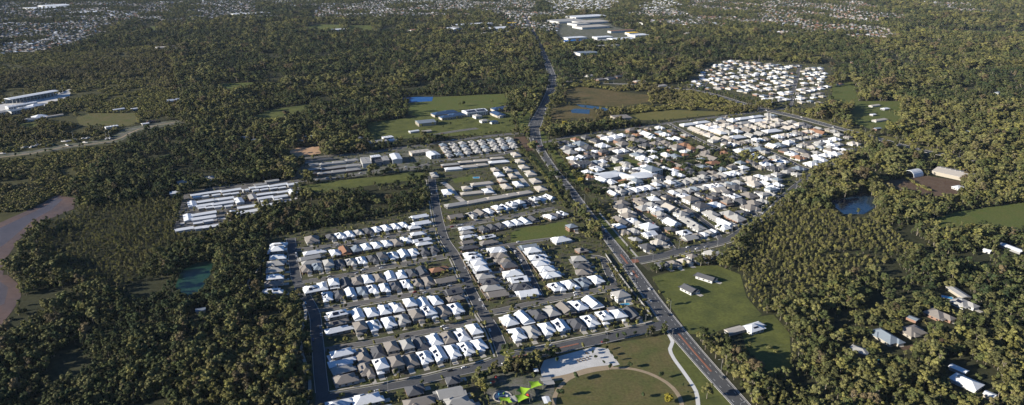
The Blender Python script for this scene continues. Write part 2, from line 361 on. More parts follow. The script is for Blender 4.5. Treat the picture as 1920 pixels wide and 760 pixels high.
road('park road', '1248 608 1190 622 1130 636 1085 645 1040 655 1000 664 962 671 930 680 900 689 850 700 800 712 750 722 700 731 640 741 603 748', [13, 13, 13, 14, 14, 14, 14, 12, 10, 10, 9, 9, 9, 9, 9], path=1)
road('street behind the park-road houses', '600 657 650 650 700 642 760 630 800 622 850 612 890 602 915 594', 7.5, 'old_asphalt', path=1)
road('middle estate street', '594 584 647 573.5 697 565 747 557 797 548 815 545 864 536 884 533', 7.5, 'old_asphalt', path=1)
road('street below the third row', '553 532 580 527 622 521 664 513 714 502 760 495 797 488 830 481 852 477', 7.5, 'old_asphalt', path=1)
road('top estate street', '549 470 564 468 614 462 664 455 714 447 772 437 815 430 842 426 897 416 947 407.5 997 398 1041 390', 7.5, 'old_asphalt', path=1)
road('left edge street', '545 447 548 470 552 500 558 530 575 560 590 590 594 630 597 660 600 700 604 748 590 790', 9.5, path=0)
road('central cross street', '808 330 815 370 820 400 826 425 834 450 852 477 868 510 880 540 893 565 908 592 922 612 935 640 945 668', 10, path=1)
road('east estate street', '905 588 940 582 980 573 1047 558 1097 549 1156 537', 7.5, 'old_asphalt', path=1)
road('lane between east columns', '957 460 975 480 990 510 1005 540 1017 563', 6.5)
road('street below the vacant lots', '852 477 890 471 922 465 957 459 994 453 1035 448', 6.5, 'old_asphalt')
road('cul-de-sac by the main road', '1108 481 1130 485 1138 505 1152 535', 7)
road('bush-edge collector', '1192 489 1240 480 1280 470 1327 460 1369 447 1405 422 1445 393 1490 350 1540 318 1600 292 1625 278', [14, 12, 11, 10, 10, 8, 8, 7, 7, 7, 7], path=1)
road('long street east of the main road', '1148 375 1200 367 1250 358 1300 348 1351 341 1396 334', 7.5, 'old_asphalt', path=1)
road('first side lane', '1188 371 1200 402 1217 415 1240 440 1266 472', 6.5)
road('second side lane', '1250 358 1275 383 1297 397 1317 413 1336 428 1352 450', 6.5)
road('third side lane', '1351 341 1375 365 1400 385 1420 408', 6.5)
road('estate boundary road', '1018 268 1060 258 1113 250 1180 242 1247 232 1317 223 1400 213 1440 207', 9, 'old_asphalt', far=True)
road('grass-lined link road', '1252 231 1283 248 1312 263 1345 277 1380 292', 8, 'old_asphalt')
road('upper estate street', '1380 292 1420 285 1465 276 1510 268 1560 258', 7, 'old_asphalt')
road('middle upper lane', '1435 282 1470 296 1500 312 1530 322', 6.5)
road('leafy pocket street', '1075 290 1120 297 1165 290 1200 280 1240 270', 6.5, 'old_asphalt')
road('school road', '985 249 907 257 823 268 740 279 690 286 640 291 560 298 520 302', [12, 11, 10, 9, 9, 8, 8, 8], 'old_asphalt', far=True)
road('school car park', '812 254 850 247 895 241', 10, 'old_asphalt')
road('townhouse street', '560 341 582 338 640 333 719 319 782 313 830 302 880 297 939 290 962 283', 7.5, 'old_asphalt', path=0)
road('village street', '1500 125 1490 160 1484 190 1478 203', 9, 'old_asphalt', far=True)
road('village entrance', '1478 203 1455 206 1440 207', 9, 'old_asphalt', far=True)
road('village lane', '1370 125 1330 150 1315 168', 7, far=True)
road('boat yard track', '-40 300 60 288 120 276 210 265 260 243 330 229', 4, 'tan_path', kerb=False, far=True)
road('townhouse driveway', '830 342 843 352 856 368 868 378', 8, 'concrete', kerb=False)
road('townhouse car court', '912 345 920 356 928 366', 7, 'concrete', kerb=False)
road('townhouse back court', '965 318 975 332 990 350', 7, 'concrete', kerb=False)
road('cabin park lane', '338 420 430 408 480 392 556 372', 6, 'plaza', kerb=False)
road('bush track', '1850 620 1760 640 1690 655', 5, 'dirt', kerb=False)

def near_other(k):
    pts = [(np.array([(q.x, q.y) for q in r['L']]), np.array(r['W'])/2) for j, r in enumerate(ROADS) if j != k]
    def f(p):
        for A, w in pts:
            d = np.hypot(A[:, 0]-p.x, A[:, 1]-p.y)
            if (d < np.maximum(w+.4, 4.2)).any(): return True
        return False
    return f
def foot(name, pts, w, m, label, z):
    L = [q for q, _ in smooth_line([G(*p) for p in pairs(pts)], 5)]
    for q in L: stamp(q.x, q.y, w/2+1.5, 1)
    return tag(link(name, strip_mesh(name, L, (-w/2, w/2), m, z+.065)), label, 'path', None, 'structure')
for k, r in enumerate(ROADS):
    L, W = r['L'], r['W']; nm = 'track' if r['m'] in ('dirt', 'tan_path') else 'road'
    me = strip_mesh(nm, L, [(-w/2, w/2) for w in W], r['m'], r['z'])
    ro = tag(link(nm, me), r['desc']+' surface' if len(r['desc'].split()) > 2 else 'the '+r['desc']+' surface', 'road', None, 'structure'); r['obj'] = ro
    if r['kerb']:
        sk = near_other(k)
        for s in (-1, 1):
            kb = strip_mesh('kerb', L, [tuple(sorted((s*w/2, s*(w/2+.45)))) for w in W], 'kerb', 0.0, r['z']+.13, sk)
            if kb: link('kerb', kb, ro)
            if r['path']:
                fp = strip_mesh('footpath', L, [tuple(sorted((s*(w/2+2.2), s*(w/2+3.7)))) for w in W], 'concrete', r['z']-.002, None, sk)
                if fp and s == -1: link('footpath', fp, ro)
foot('footpath', '1254 628 1261 642 1256 655 1263 672 1281 697 1300 725 1307 742 1310 775', 3.2, 'white_concrete', 'bright white footpath curving along the park', .09)
foot('footpath', '1038 790 1040 745 1058 717 1085 703 1130 693 1175 691 1215 700 1250 718 1269 737 1278 757 1279 790', 3.4, 'tan_path', 'tan loop path round the park oval', .095)
foot('footpath', '567 565 573 585 571 605 563 625 566 660 575 690 581 720 578 745 570 775', 2.6, 'concrete', 'pale path winding along the bush edge', .09)
foot('footpath', '1120 395 1150 430 1180 465 1195 482', 2.4, 'concrete', 'straight footpath right of the main road', .092)
foot('footpath', '470 545 465 530 480 510 500 480', 1.8, 'concrete', 'small curved path in the bush by the pond', .088)
foot('tan_apron', '1030 712 1065 706 1105 694 1150 688', 6, 'tan_path', 'tan gravel apron along the plaza', .085)
# markings on the main road
def marking(r, off, w, dash=None, t0=0.0, t1=1.0, m='paint', name='lane_marking', dz=.006):
    L = r['L']; n = len(L); i0, i1 = int(n*t0), int(n*t1); Ls = L[i0:i1]
    if len(Ls) < 3: return
    offs = [((o-w/2), (o+w/2)) for o in ([off]*len(Ls) if not callable(off) else [off(r['W'][i0+j]) for j in range(len(Ls))])]
    cnt = [0]
    if dash:
        LL = []; OO = []
        V = []; F = []
        for i in range(len(Ls)-1):
            t = (Ls[i+1]-Ls[i]); tl = t.length; t = t/tl; nr = Vector((-t.y, t.x, 0)); a, b = offs[i]
            for s in np.arange(0, tl-.5, dash[0]+dash[1]):
                p = Ls[i]+t*s; q = Ls[i]+t*min(s+dash[0], tl); k = len(V)
                V += [p+nr*a, q+nr*a, q+nr*b, p+nr*b]; F.append([k, k+1, k+2, k+3])
        V = [v+Vector((0, 0, r['z']+dz)) for v in V]; me = new_mesh(name, V, F, m)
    else: me = strip_mesh(name, Ls, offs, m, r['z']+dz)
    link(name, me, r['obj'])
marking(MAIN, lambda w: w/2-.9, .22); marking(MAIN, lambda w: -w/2+.9, .22)
marking(MAIN, 0.0, .25, None, .38, .66)
marking(MAIN, 3.5, .18, (3, 8)); marking(MAIN, -3.5, .18, (3, 8))
def median(t0, t1, w):
    L = MAIN['L']; n = len(L); Ls = L[int(n*t0):int(n*t1)]
    me = strip_mesh('median', Ls, (-w/2, w/2), 'red_median', 0.0, MAIN['z']+.14); link('median', me, MAIN['obj'])
def main_t(px, py):
    g = G(px, py); return min(range(len(MAIN['L'])), key=lambda i: (MAIN['L'][i]-g).length)/len(MAIN['L'])
median(main_t(1272, 625), main_t(1342, 708), 1.6)
median(main_t(1166, 478), main_t(1182, 503), 2.0); median(main_t(1186, 508), main_t(1200, 528), 2.0)
median(main_t(1003, 264), main_t(1008, 277), 2.4)
marking(MAIN, 0.0, 1.8, (1.2, 1.6), main_t(1344, 711), main_t(1368, 738))
isl = sheet('traffic_island', pairs('1183 487 1196 487 1199 492 1186 494'), 'red_median', 'red brick traffic island at the side road mouth', 'island', z=.30)
PR = ROADS[2]
L = PR['L']; link('median', strip_mesh('median', L[int(len(L)*.32):int(len(L)*.5)], (-.9, .9), 'red_median', 0.0, PR['z']+.14), PR['obj'])
marking(ROADS[1], lambda w: 0.0, .25, None, .3, 1.0); marking(ROADS[1], lambda w: w/2-.8, .2); marking(ROADS[1], lambda w: -w/2+.8, .2)
sheet('verge', pairs('1440 200 1500 214 1565 231 1640 250 1715 269 1770 283 1768 287 1713 275 1638 255 1563 235 1498 217 1440 204'), 'gold_grass', 'dry golden verge beside the crossing highway', 'grass', 1)
# roundabout island
c = G(951, 661); V = [(0, 0, .2)]+[(math.cos(a)*6.5, math.sin(a)*6.5, z) for z in (0, .2) for a in np.linspace(0, 2*math.pi, 20, endpoint=False)]
F = [[1+i, 1+(i+1) % 20, 21+(i+1) % 20, 21+i] for i in range(20)]+[[0, 21+i, 21+(i+1) % 20] for i in range(20)]
tag(link('roundabout_island', new_mesh('roundabout_island', V, F, 'lawn'), None, (c.x, c.y, .03)), 'round planted island where the park road bends', 'island', None, 'structure')

# ---------------------------------------------------------------- houses
MC = {}
def cached(key, fn):
    if key not in MC: MC[key] = fn()
    return MC[key]
def solar_mesh(nx, ny, pitch, side):
    mb = MB(); ang = math.atan(pitch)*side
    for i in range(nx):
        for j in range(ny):
            x = (i-(nx-1)/2)*1.75; y = (j-(ny-1)/2)*1.08
            q = [(x-.83, y-.5), (x+.83, y-.5), (x+.83, y+.5), (x-.83, y+.5)]; b = len(mb.V)
            for h in (.03, .13): mb.V += [(math.cos(ang)*a-math.sin(ang)*h, c, math.sin(ang)*a+math.cos(ang)*h) for a, c in q]
            mb.F += [[b+k for k in f] for f in ((0, 3, 2, 1), (4, 5, 6, 7), (0, 1, 5, 4), (1, 2, 6, 5), (2, 3, 7, 6), (3, 0, 4, 7))]
    return mb.mesh('solar_panel', 'solar')
STUFF = {}
def bake(key, me, M):
    a = STUFF.setdefault(key, [[], [], [], []]); b = len(a[0]); mn = me.materials[0].name
    if mn not in a[3]: a[3].append(mn)
    a[0] += [tuple(M @ v.co) for v in me.vertices]; a[1] += [[b+i for i in p.vertices] for p in me.polygons]; a[2] += [a[3].index(mn)]*len(me.polygons)
def house(px, py, rz, w, d, code, label, cat='house', group=None, var=None, flip=1, detail=True, loc=None, name='house', stuff=None):
    p = G(px, py, 3.6) if loc is None else loc
    w = round(w*2)/2; d = round(d*2)/2
    if var is None: var = rnd.choice([0, 0, 0, 1, 1, 2, 3])
    if w > d and var in (0, 1, 2, 3): rz += math.pi/2; w, d = d, w
    st = 2 if var == 3 else 1; h = 5.4 if st == 2 else 2.8
    roofm = 'roof_'+ROOF[code][0]; wallm = rnd.choice(['wall_white', 'wall_white', 'wall_cream', 'wall_grey', 'wall_brick']) if code not in 'WS' else rnd.choice(['wall_white', 'wall_white', 'wall_grey', 'wall_cream'])
    pitch = .50
    def wallf():
        mb = MB()
        if var == 1: mb.box(-w/2, w/2, -d*.22, d/2, 0, h).box(flip*w*.5-(w*.56 if flip > 0 else 0), flip*w*.5+(w*.56 if flip < 0 else 0), -d/2, -d*.22+.01, 0, h-.03)
        elif var == 3: mb.box(-w/2, w/2, -d*.36, d*.42, 0, h).box(min(flip*w*.5, 0), max(flip*w*.5, 0), -d/2, -d*.36, 0, 2.8)
        else: mb.box(-w/2, w/2, -d*.42, d/2, 0, h).box(min(flip*(w*.5-.02), flip*.02), max(flip*(w*.5-.02), flip*.02), -d/2, -d*.42, 0, h-.03)
        return mb.mesh('wall', wallm)
    def rooff():
        mb = MB()
        if var == 0:
            mb.hip(0, d*.04, w, d*.92, h, pitch).hip(flip*w*.26, -d*.30, w*.48, d*.42, h+.004, pitch)
            mb.hip(-flip*w*.30, d*.22, w*.62, d*.30, h-.006, pitch)
        elif var == 1:
            mb.hip(0, d*.14, w, d*.72, h, pitch).hip(flip*w*.22, -d*.2, w*.56, d*.6, h+.004, pitch).hip(-flip*w*.27, -d*.27, w*.42, d*.14, h-.15, .2)
        elif var == 2:
            mb.hip(0, d*.04, w, d*.92, h, .46, gable=True).hip(flip*w*.24, -d*.28, w*.5, d*.46, h+.004, .46, gable=True).box(-w/2-.3, w/2+.3, d/2+.2, d/2+3.2, h-.32, h-.2)
        elif var == 3:
            mb.hip(0, d*.03, w, d*.78, h, pitch).hip(flip*w*.25, -d*.42, w*.5, d*.18, 2.8, .35).box(-w/2, w/2, d*.42+.3, d/2+1, 2.75, 2.9)
        elif var == 4: mb.hip(0, 0, w, d, h, .36)
        elif var == 5: mb.hip(0, 0, w, d, h, .24, gable=True)
        return mb.mesh('roof', roofm)
    if var >= 4:
        wallf = lambda: MB().box(-w/2, w/2, -d/2, d/2, 0, h).mesh('wall', wallm)
    key = (var, w, d, flip)
    if stuff:
        from mathutils import Matrix
        M = Matrix.Translation((p.x, p.y, 0)) @ Matrix.Rotation(rz, 4, 'Z')
        for me in (cached(('w',)+key+(wallm,), wallf), cached(('r',)+key+(roofm,), rooff)): bake(stuff, me, M)
        win = cached('win', lambda: MB().box(-.9, .9, -.05, .05, -.6, .6).mesh('window', 'glass'))
        for q in (-.25, .1, .32):
            for sx in (-1, 1): bake(stuff, win, M @ Matrix.Translation((sx*w/2, q*d, 1.5)) @ Matrix.Rotation(math.pi/2, 4, 'Z'))
        if code == 'S': bake(stuff, cached(('sol', (2, 4), .5, -1), lambda: solar_mesh(2, 4, .5, 1)), M @ Matrix.Translation((-(w/2+.55)*.5, d*.1, h+.25+(w/2+.55)*.25)))
        stamp(p.x, p.y, max(w, d)*.42+.5); return None
    t = thing(name, label, cat, (p.x, p.y, 0.0), rz, group)
    link('wall', cached(('w',)+key+(wallm,), wallf), t); ro = link('roof', cached(('r',)+key+(roofm,), rooff), t)
    for s in (-.32, 0, .32): stamp(p.x-math.sin(rz)*d*s, p.y+math.cos(rz)*d*s, w*.5+.4)
    if not detail: return t
    fy = -d/2
    win = cached('win', lambda: MB().box(-.9, .9, -.05, .05, -.6, .6).mesh('window', 'glass'))
    def wnd(x, y, z, r): link('window', win, t, (x, y, z), r)
    for zz in ([1.5, 4.2] if st == 2 else [1.5]):
        yy = [-.25, .05, .32] if var != 1 else [-.12, .1, .33]
        for q in yy:
            wnd(-w/2, q*d, zz, math.pi/2); wnd(w/2, q*d, zz, math.pi/2)
        wnd(-w*.25, (d/2 if var != 3 else d*.42), zz, 0); wnd(w*.25, (d/2 if var != 3 else d*.42), zz, 0)
    if var in (0, 2): fx = -flip*w*.25; f2 = -d*.42
    elif var == 1: fx = -flip*w*.28; f2 = -d*.22
    else: fx = -flip*w*.25; f2 = -d*.36
    if var < 4:
        link('garage_door', cached('gar', lambda: MB().box(-2.3, 2.3, -.05, .05, 0, 2.25).mesh('garage_door', 'garage')), t, (flip*w*.25, fy, .03))
        link('front_door', cached('fd', lambda: MB().box(-.5, .5, -.05, .05, 0, 2.1).mesh('front_door', 'door')), t, (fx+1.2, f2, .03)); wnd(fx-.9, f2, 1.5, 0)
        link('driveway', cached('drv', lambda: MB().box(-2.4, 2.4, -5.4, -.06, 0, .15).mesh('driveway', 'concrete')), t, (flip*w*.25, fy, 0))
    if code == 'S' or rnd.random() < .30:
        s = rnd.choice([-1, 1, -1]); n = rnd.choice([(2, 4), (2, 5), (1, 5), (2, 3)]); pt = {0: .50, 1: .50, 2: .46, 3: .50, 4: .36, 5: .24}[var]
        rw = w/2+.55; run = rw*.5
        if rw > 4.2:
            link('solar_panel', cached(('sol', n, pt, s), lambda: solar_mesh(n[0], n[1], pt, -s)), ro, (s*run, d*.12, h+.22+run*pt+.03))
            if code == 'S': link('solar_panel', cached(('sol', (1, 4), pt, s), lambda: solar_mesh(1, 4, pt, -s)), ro, (s*run, -d*.16, h+.22+run*pt+.03))
    return t

def row(x0, y0, x1, y1, codes, desc, d=19.5, front=1, first='left', wf=.82, fence=True, cat='house', var=None, maxw=14):
    A, B = G(x0, y0, 3.6), G(x1, y1, 3.6); n = len(codes); D = (B-A); sp = D.length/max(n-1, 1); u = D.normalized()
    rz = math.atan2(u.y, u.x)
    if front < 0: rz += math.pi
    fl = rnd.choice([-1, 1]); k = 0
    back = Vector((-u.y, u.x, 0))*(1 if front > 0 else -1)
    for i, c in enumerate(codes):
        p = A+u*(sp*i+rnd.uniform(-.3, .3))+back*rnd.uniform(-.9, .9)
        if c == '.': continue
        f = fl if rnd.random() < .7 else -fl
        lb = f"{ROOF[c][0]}-roofed {'solar-panelled ' if c == 'S' else ''}house, {ordn(i)} from {first} in the {desc}"
        house(0, 0, rz+rnd.uniform(-.03, .03), min(sp*wf, maxw)*rnd.uniform(.94, 1.02), (d+1.5)*rnd.uniform(.9, 1.05), c, lb, cat, 'houses in the '+desc, var, f, True, Vector((p.x, p.y, 0)))
        if front and rnd.random() < .4 and fence:
            sp_ = p+back*(d/2+1.2)+u*rnd.choice([-1, 1])*sp*.3; sh = thing('garden_shed', f'small garden shed behind {ordn(i)} house from {first}, {desc}', 'shed', (sp_.x, sp_.y, 0), rz)
            link('wall', cached('gsw', lambda: MB().box(-1.4, 1.4, -1.1, 1.1, 0, 2).mesh('wall', 'wall_grey')), sh); link('roof', cached('gsr', lambda: MB().hip(0, 0, 2.8, 2.2, 2, .3, .15, .06, True).mesh('roof', 'roof_grey')), sh)
    if fence:
        t = thing('timber_fence', f'brown timber paling fences behind the {desc}', 'fence', (A.x, A.y, 0), math.atan2(u.y, u.x))
        s = 1 if front > 0 else -1
        for i in range(n):
            x = sp*(i-.5)
            link('fence_panel', cached(('fp', round(sp, 1)), lambda: MB().box(.06, sp-.06, -.05, .05, 0, 1.8).mesh('fence_panel', 'timber')), t, (x, s*(d/2+2.6), 0))
            link('side_panel', cached(('sp', round(d)), lambda: MB().box(-.05, .05, -d*.30-2.4, d*.30+2.4, 0, 1.75).mesh('side_panel', 'timber')), t, (x, s*d*.2, 0))
row(620, 444, 757, 421, 'DWWGDWWWW', 'top row against the bushland', 17)
row(627, 472, 762, 449, 'WOBWWWTW', 'second row below the bushland', 17, -1)
row(574, 503, 814, 467, 'TBGDGSDDWWWDD', 'third row below the bushland', 18)
row(604, 535, 792, 507, 'WWDTWTWWDD', 'fourth row below the bushland', 19, -1)
row(614, 555, 802, 526, 'SDWBWWDWTT', 'fifth row below the bushland', 18)
row(670, 588, 816, 562, 'WWWSWWW', 'sixth row below the bushland', 19, -1)
row(676, 615, 855, 577, 'TSSGTSTW', 'seventh row below the bushland', 19)
row(680, 665, 890, 620, 'TDTGDWTWS', 'eighth row below the bushland', 20, -1)
row(687, 693, 900, 646, 'TWTTSSWSW', 'ninth row, facing the park road', 20)
row(523, 459, 512, 545, 'SSWGGWTS', 'column at the far left edge', 17, -1, 'the top', .72, False)
row(887, 402, 1030, 369, 'GTWWWWWDWWW', 'row below the cream townhouses', 16)
row(906, 428, 999, 410, 'DDDSWWD', 'row above the vacant lots', 16, -1)
row(1030, 405, 1054, 399, 'WDS', 'trio beside the vacant lots', 16, -1)
row(884, 477, 932, 550, 'SSWWGDGT', 'column along the central cross street', 18, -1, 'the top', .85)
row(930, 468, 987, 549, 'WTTDWSDS', 'column backing the cross-street houses', 18, 1, 'the top', .85, False)
row(992, 462, 1034, 514, 'BWSWWS', 'third column from the cross street', 18, -1, 'the top', .85)
row(1086, 488, 1097, 509, 'GDT', 'trio by the cul-de-sac', 17, -1, 'the top', .85, False)
row(1044, 537, 1118, 523, 'SSBS', 'foursome above the east street', 18)
row(954, 600, 1109, 565, 'SWDGTWW', 'row below the east street', 19, -1)
row(970, 625, 1185, 587, 'SGWSDSSSD', 'right-hand row facing the park road', 19)
row(1150, 362, 1391, 322, 'WGGWWWWGWBGGGGGTGWWG', 'long row above the long street', 17)
row(1200, 374, 1226, 372, 'TW', 'pair below the long street', 15, -1, 'left', .8, False)
row(1262, 360, 1384, 341, 'WGGBGWSGBG', 'row below the long street', 15, -1, 'left', .8)

def cluster(o, s, desc, dirpx, w=12.5, d=17, cat='house', z=3.6, var=None, detail=True, name='house', group=None, clip=.86, noun=None, stuff=None):
    it = []
    for tok in s.split(';'):
        a = tok.split(); p = ZP(o, (float(a[0]), float(a[1]))) if o else (float(a[0]), float(a[1]))
        it.append([p[0], p[1], a[2], float(a[3]) if len(a) > 3 else w, float(a[4]) if len(a) > 4 else d, len(a) > 3])
    it.sort(key=lambda t: t[0]); P = [G(t[0], t[1], z) for t in it]; cnt = {}
    noun = noun or name.replace('_', ' ')
    tot = {}
    for t in it: tot[ROOF[t[2]][0]] = tot.get(ROOF[t[2]][0], 0)+1
    for i, t in enumerate(it):
        a, b = G(*dirpx[:2]), G(*dirpx[2:]); u = b-a; rz = math.atan2(u.y, u.x)+rnd.uniform(-.05, .05)
        nn = min([(P[j]-P[i]).length for j in range(len(P)) if j != i]+[99])
        ww, dd = t[3], t[4]
        if not t[5]:
            ww = min(ww*rnd.uniform(.9, 1.1), nn*clip*1.05); dd = min(dd*rnd.uniform(.9, 1.1), nn*clip*1.5)
            ww = max(ww, 6); dd = max(dd, 8)
        c = ROOF[t[2]][0]; k = cnt.get(c, 0); cnt[c] = k+1
        lb = f"{c}-roofed {noun}, {ordn(k)} {c} roof from left in the {desc}" if tot[c] > 1 else f"only {c}-roofed {noun} in the {desc}"
        house(0, 0, rz, ww, dd, t[2], lb, cat, group or f'{noun}s in the {desc}', var if var is not None else None, rnd.choice([-1, 1]), detail, Vector((P[i].x, P[i].y, 0)), name, stuff)

# end houses and strays of the near estate
cluster(None, '585 448 T 14 20;787 405 W 20 9;791 417 W 20 10;777 425 W 14 9;590 472 W 24 9;583 482 G 22 9;584 491 G 20 9;784 441 W 20 8;791 449 W 20 8;795 456 W 18 7;824 504 O 20 10;836 524 T 22 11;585 541 S 16 14;634 591 S 22 10;633 604 T 20 8;636 616 S 24 9;852 545 D 16 12;855 558 T 17 9;642 665 W 22 10;642 678 W 22 9;644 691 G 18 10;648 709 T 18 12',
        'row ends of the near estate', (620, 462, 772, 437))
cluster(None, '637 757 W 20 11;689 747 S 22 12;779 730 D 14 13;788 752 T 24 11;850 711 D 11 10;846 735 G 20 12;858 754 G 22 13;712 772 W 18 14', 'bottom corner below the park road', (620, 745, 850, 700))
cluster(None, '855 405 T 18 12;875 427 W 19 8;875 435 G 15 8;879 442 W 19 7;914 443 S 17 8;917 453 T 20 9;877 453 T 14 8;879 463 D 20 9;1072 427 B 11 14;1052 448 W 20 14;1091 468 T 12 11;1164 555 G 14 17;1152 580 D 9 12', 'pockets around the vacant lots', (850, 478, 957, 459))
# leafy pocket and estates right of the main road
cluster((1030, 230), '110 220 D;190 215 D;180 285 G;240 330 G;350 235 B;440 280 D;530 200 D;600 255 W;660 180 W;740 160 W;820 140 W;900 150 D;800 215 D;830 250 T;950 190 T;1000 225 D;1060 205 D;1090 255 D;960 288 D;1100 130 W;1160 170 W;1250 110 B;1240 185 D;1300 130 W;1370 190 W;1440 180 W;1200 240 T;1300 225 T;270 400 W;360 385 W;430 375 D;510 370 D;770 320 W;840 310 W;530 440 B;600 430 W;545 515 S;1530 250 O;1590 305 O;1660 300 T;1830 400 T;1850 450 O 24 14;1310 360 W;1420 375 B;1740 370 T;1430 285 T;1000 360 B;600 640 W;700 660 W;1430 580 W;1060 400 W', 'leafy pocket right of the main road', (1113, 250, 1247, 232), 18, 23, stuff='leafy')
cluster((1100, 310), '630 410 T;730 445 G;780 505 S;830 545 G;900 590 D;960 640 S;880 425 D;940 475 w;1060 560 G;1115 600 G;1180 645 G;1245 690 G;1100 340 W;1270 315 D;1170 390 T;1290 470 D;1400 540 G;1440 585 G;1500 612 S;1570 655 W;1450 440 W;1600 540 G;1690 590 G;1600 330 D;1660 362 S;1740 400 D;1820 335 T;1690 250 D;1840 470 T;1870 420 T;1480 275 w;400 420 T;410 467 D;455 515 w;465 562 T;520 620 W;590 655 G;700 700 W;650 480 G;1330 330 D;1850 150 w;1880 200 w', 'blocks below the long street', (1150, 374, 1300, 348), 17, 20, clip=.95)
cluster((1160, 380), '350 350 S;480 385 D;450 440 w;320 490 D;500 690 D;620 680 T;745 655 w;825 620 T;910 605 T;1060 560 G 18 16;740 330 W 16 12;800 390 G 16 12;890 360 T;960 350 W;1020 330 G;1070 318 W;1180 270 W;1260 240 w', 'strip by the bush-edge collector', (1193, 488, 1327, 460), 13, 15)
cluster((1250, 200), '300 245 w;355 268 w;420 290 w;480 312 w;575 360 w;685 352 w;500 200 w;560 230 W;640 170 T;650 210 w;740 150 W;625 255 w;745 230 w;690 285 G;795 275 W;930 210 w;1000 235 w;910 265 T;1060 190 w;1120 222 w;1150 135 w;1245 150 w;1140 175 w;1215 205 w;1350 185 w;1360 240 w;1430 225 w;1490 208 w;940 318 G;1050 300 G;660 430 T 9 16;740 420 S 9 16;810 405 T 9 16;870 395 T 9 16;930 385 G 9 16;1000 380 W 9 16;1060 368 W 9 16;1125 358 T 9 16;1250 335 W;1330 320 w;1400 312 S;1450 302 G;1520 300 D;1590 280 w;1670 262 O;1730 290 O', 'upper right estate above the leafy pocket', (1317, 223, 1400, 213), 14, 18, stuff='upper', clip=.9)
cluster((1250, 200), '240 195 W 30 14;395 172 W 32 13;870 128 W 32 14;1010 108 W 30 13;1020 152 W 30 17;875 178 G 30 15;430 225 W 15 34;570 278 W 16 36;780 338 W 32 18;1180 268 W 34 18', 'upper right estate', (1317, 223, 1400, 213), cat='apartment block', var=4, name='apartment_block')
cluster((1250, 200), '830 490 W;930 482 B;1045 470 B;1190 440 W;1265 428 B;1370 410 W;1340 490 D;1410 522 S;1460 475 G;1535 502 D;1580 545 T;1480 570 O;1220 570 G;1280 610 S;1020 560 W;1200 690 D;1300 685 D;1480 692 B;1680 560 W;1740 592 W;1620 640 W;1570 420 T;1640 452 w;1720 455 B;1760 390 S;1820 402 W;1870 430 W;1830 500 T;1890 525 W;1110 640 W;1920 470 W;1990 480 W;1890 360 W;2100 410 w;1790 545 W', 'lower half of the upper right estate', (1435, 283, 1560, 258), 16, 19, stuff='upper', clip=.9)
# upper right village
vp = gpoly(pairs('1290 166 1308 140 1352 116 1392 116 1498 124 1490 158 1478 196 1450 196 1420 184 1385 172 1345 170')); vq = gpoly(pairs('1508 126 1545 126 1552 160 1548 196 1490 196 1498 160'))
def inside(P, x, y):
    c = False
    for a, b in zip(P, P[1:]+P[:1]):
        if (a.y > y) != (b.y > y) and x < (b.x-a.x)*(y-a.y)/(b.y-a.y)+a.x: c = not c
    return c
vu = (G(1480, 135)-G(1330, 150)).normalized(); vv_ = Vector((-vu.y, vu.x, 0)); vo = G(1410, 150); nrow = 0
for j in range(-12, 13):
    cnt = 0
    for i in range(-16, 18):
        q = vo+vu*(i*21+8*((i+40)//3)-108+(6 if j % 3 else 0)+rnd.uniform(-4, 4))+vv_*(j*27+6*math.sin(i*.7)+(5 if j % 2 else -1)+rnd.uniform(-4, 4))
        if not (inside(vp, q.x, q.y) or inside(vq, q.x, q.y)) or lu(q.x, q.y) == 1 or rnd.random() < .10: continue
        c = rnd.choice('WWWwGGBTD'); wide = rnd.random() < .3
        house(0, 0, math.atan2(vu.y, vu.x)+rnd.uniform(-.15, .15)+(.35 if q.x < vo.x-60 else 0), 14.5 if wide else 11, rnd.choice([11, 13, 15]), c, f"{ROOF[c][0]}-roofed villa, {ordn(cnt)} from left in the upper village's {ordn(nrow)} row", 'villa', 'villas of the upper right village', 4, 1, False, q, 'village_villa'); cnt += 1
    if cnt: nrow += 1
# grey units by the intersection
gi = 0
q = [G(820, 270, 3), G(962, 257, 3), G(974, 277, 3), G(836, 296, 3)]
for r in range(4):
    for cc in range(8):
        s, t = (cc+.5)/8, (r+.5)/4
        p = (q[0]*(1-s)+q[1]*s)*(1-t)+(q[3]*(1-s)+q[2]*s)*t; u = q[1]-q[0]
        rz = math.atan2(u.y, u.x); c = 'G' if (r*3+cc) % 5 else 'B'
        lb = f"{ROOF[c][0]}-roofed unit, row {['one','two','three','four'][r]} from the school road, {ordn(cc)} from left"
        house(0, 0, rz, 11.5, 15.5, c, lb, 'unit', 'grey units left of the intersection', 1 if (r+cc) % 2 else 0, 1 if cc % 2 else -1, True, Vector((p.x, p.y, 0)), 'villa_unit')
# cream townhouse blocks
TWN = '1120 290 w 12 20;1165 365 w 12 18;1212 430 w 13 18;1282 500 w 14 22;1340 585 w 13 20;1400 672 w 13 20;1030 455 w 10 20;1082 530 w 10 18;1145 622 W 11 22;888 460 w 10 16;930 515 W 12 20;966 582 w 11 16;1012 650 w 12 22;385 405 G 28 9;560 375 w 24 9;735 360 w 28 10;912 333 w 22 8;930 375 W 32 11;420 450 W 26 11;595 425 w 26 10;735 408 w 20 10;205 520 G 10 22;740 617 w 32 10;570 665 w 13 13;805 700 W 13 18;632 722 w 32 10;355 715 W 14 24'
cluster((780, 240), TWN, 'cream townhouse estate', (844, 307, 935, 299), cat='townhouse', var=4, name='townhouse_block', noun='townhouse block')
cluster((800, 300), '340 490 G 32 11;560 455 w 32 10;785 415 w 32 11;950 385 w 20 11;1090 362 w 24 11', 'lowest row of the townhouse estate', (857, 382, 959, 364), cat='townhouse', var=4, name='townhouse_block', noun='townhouse block')
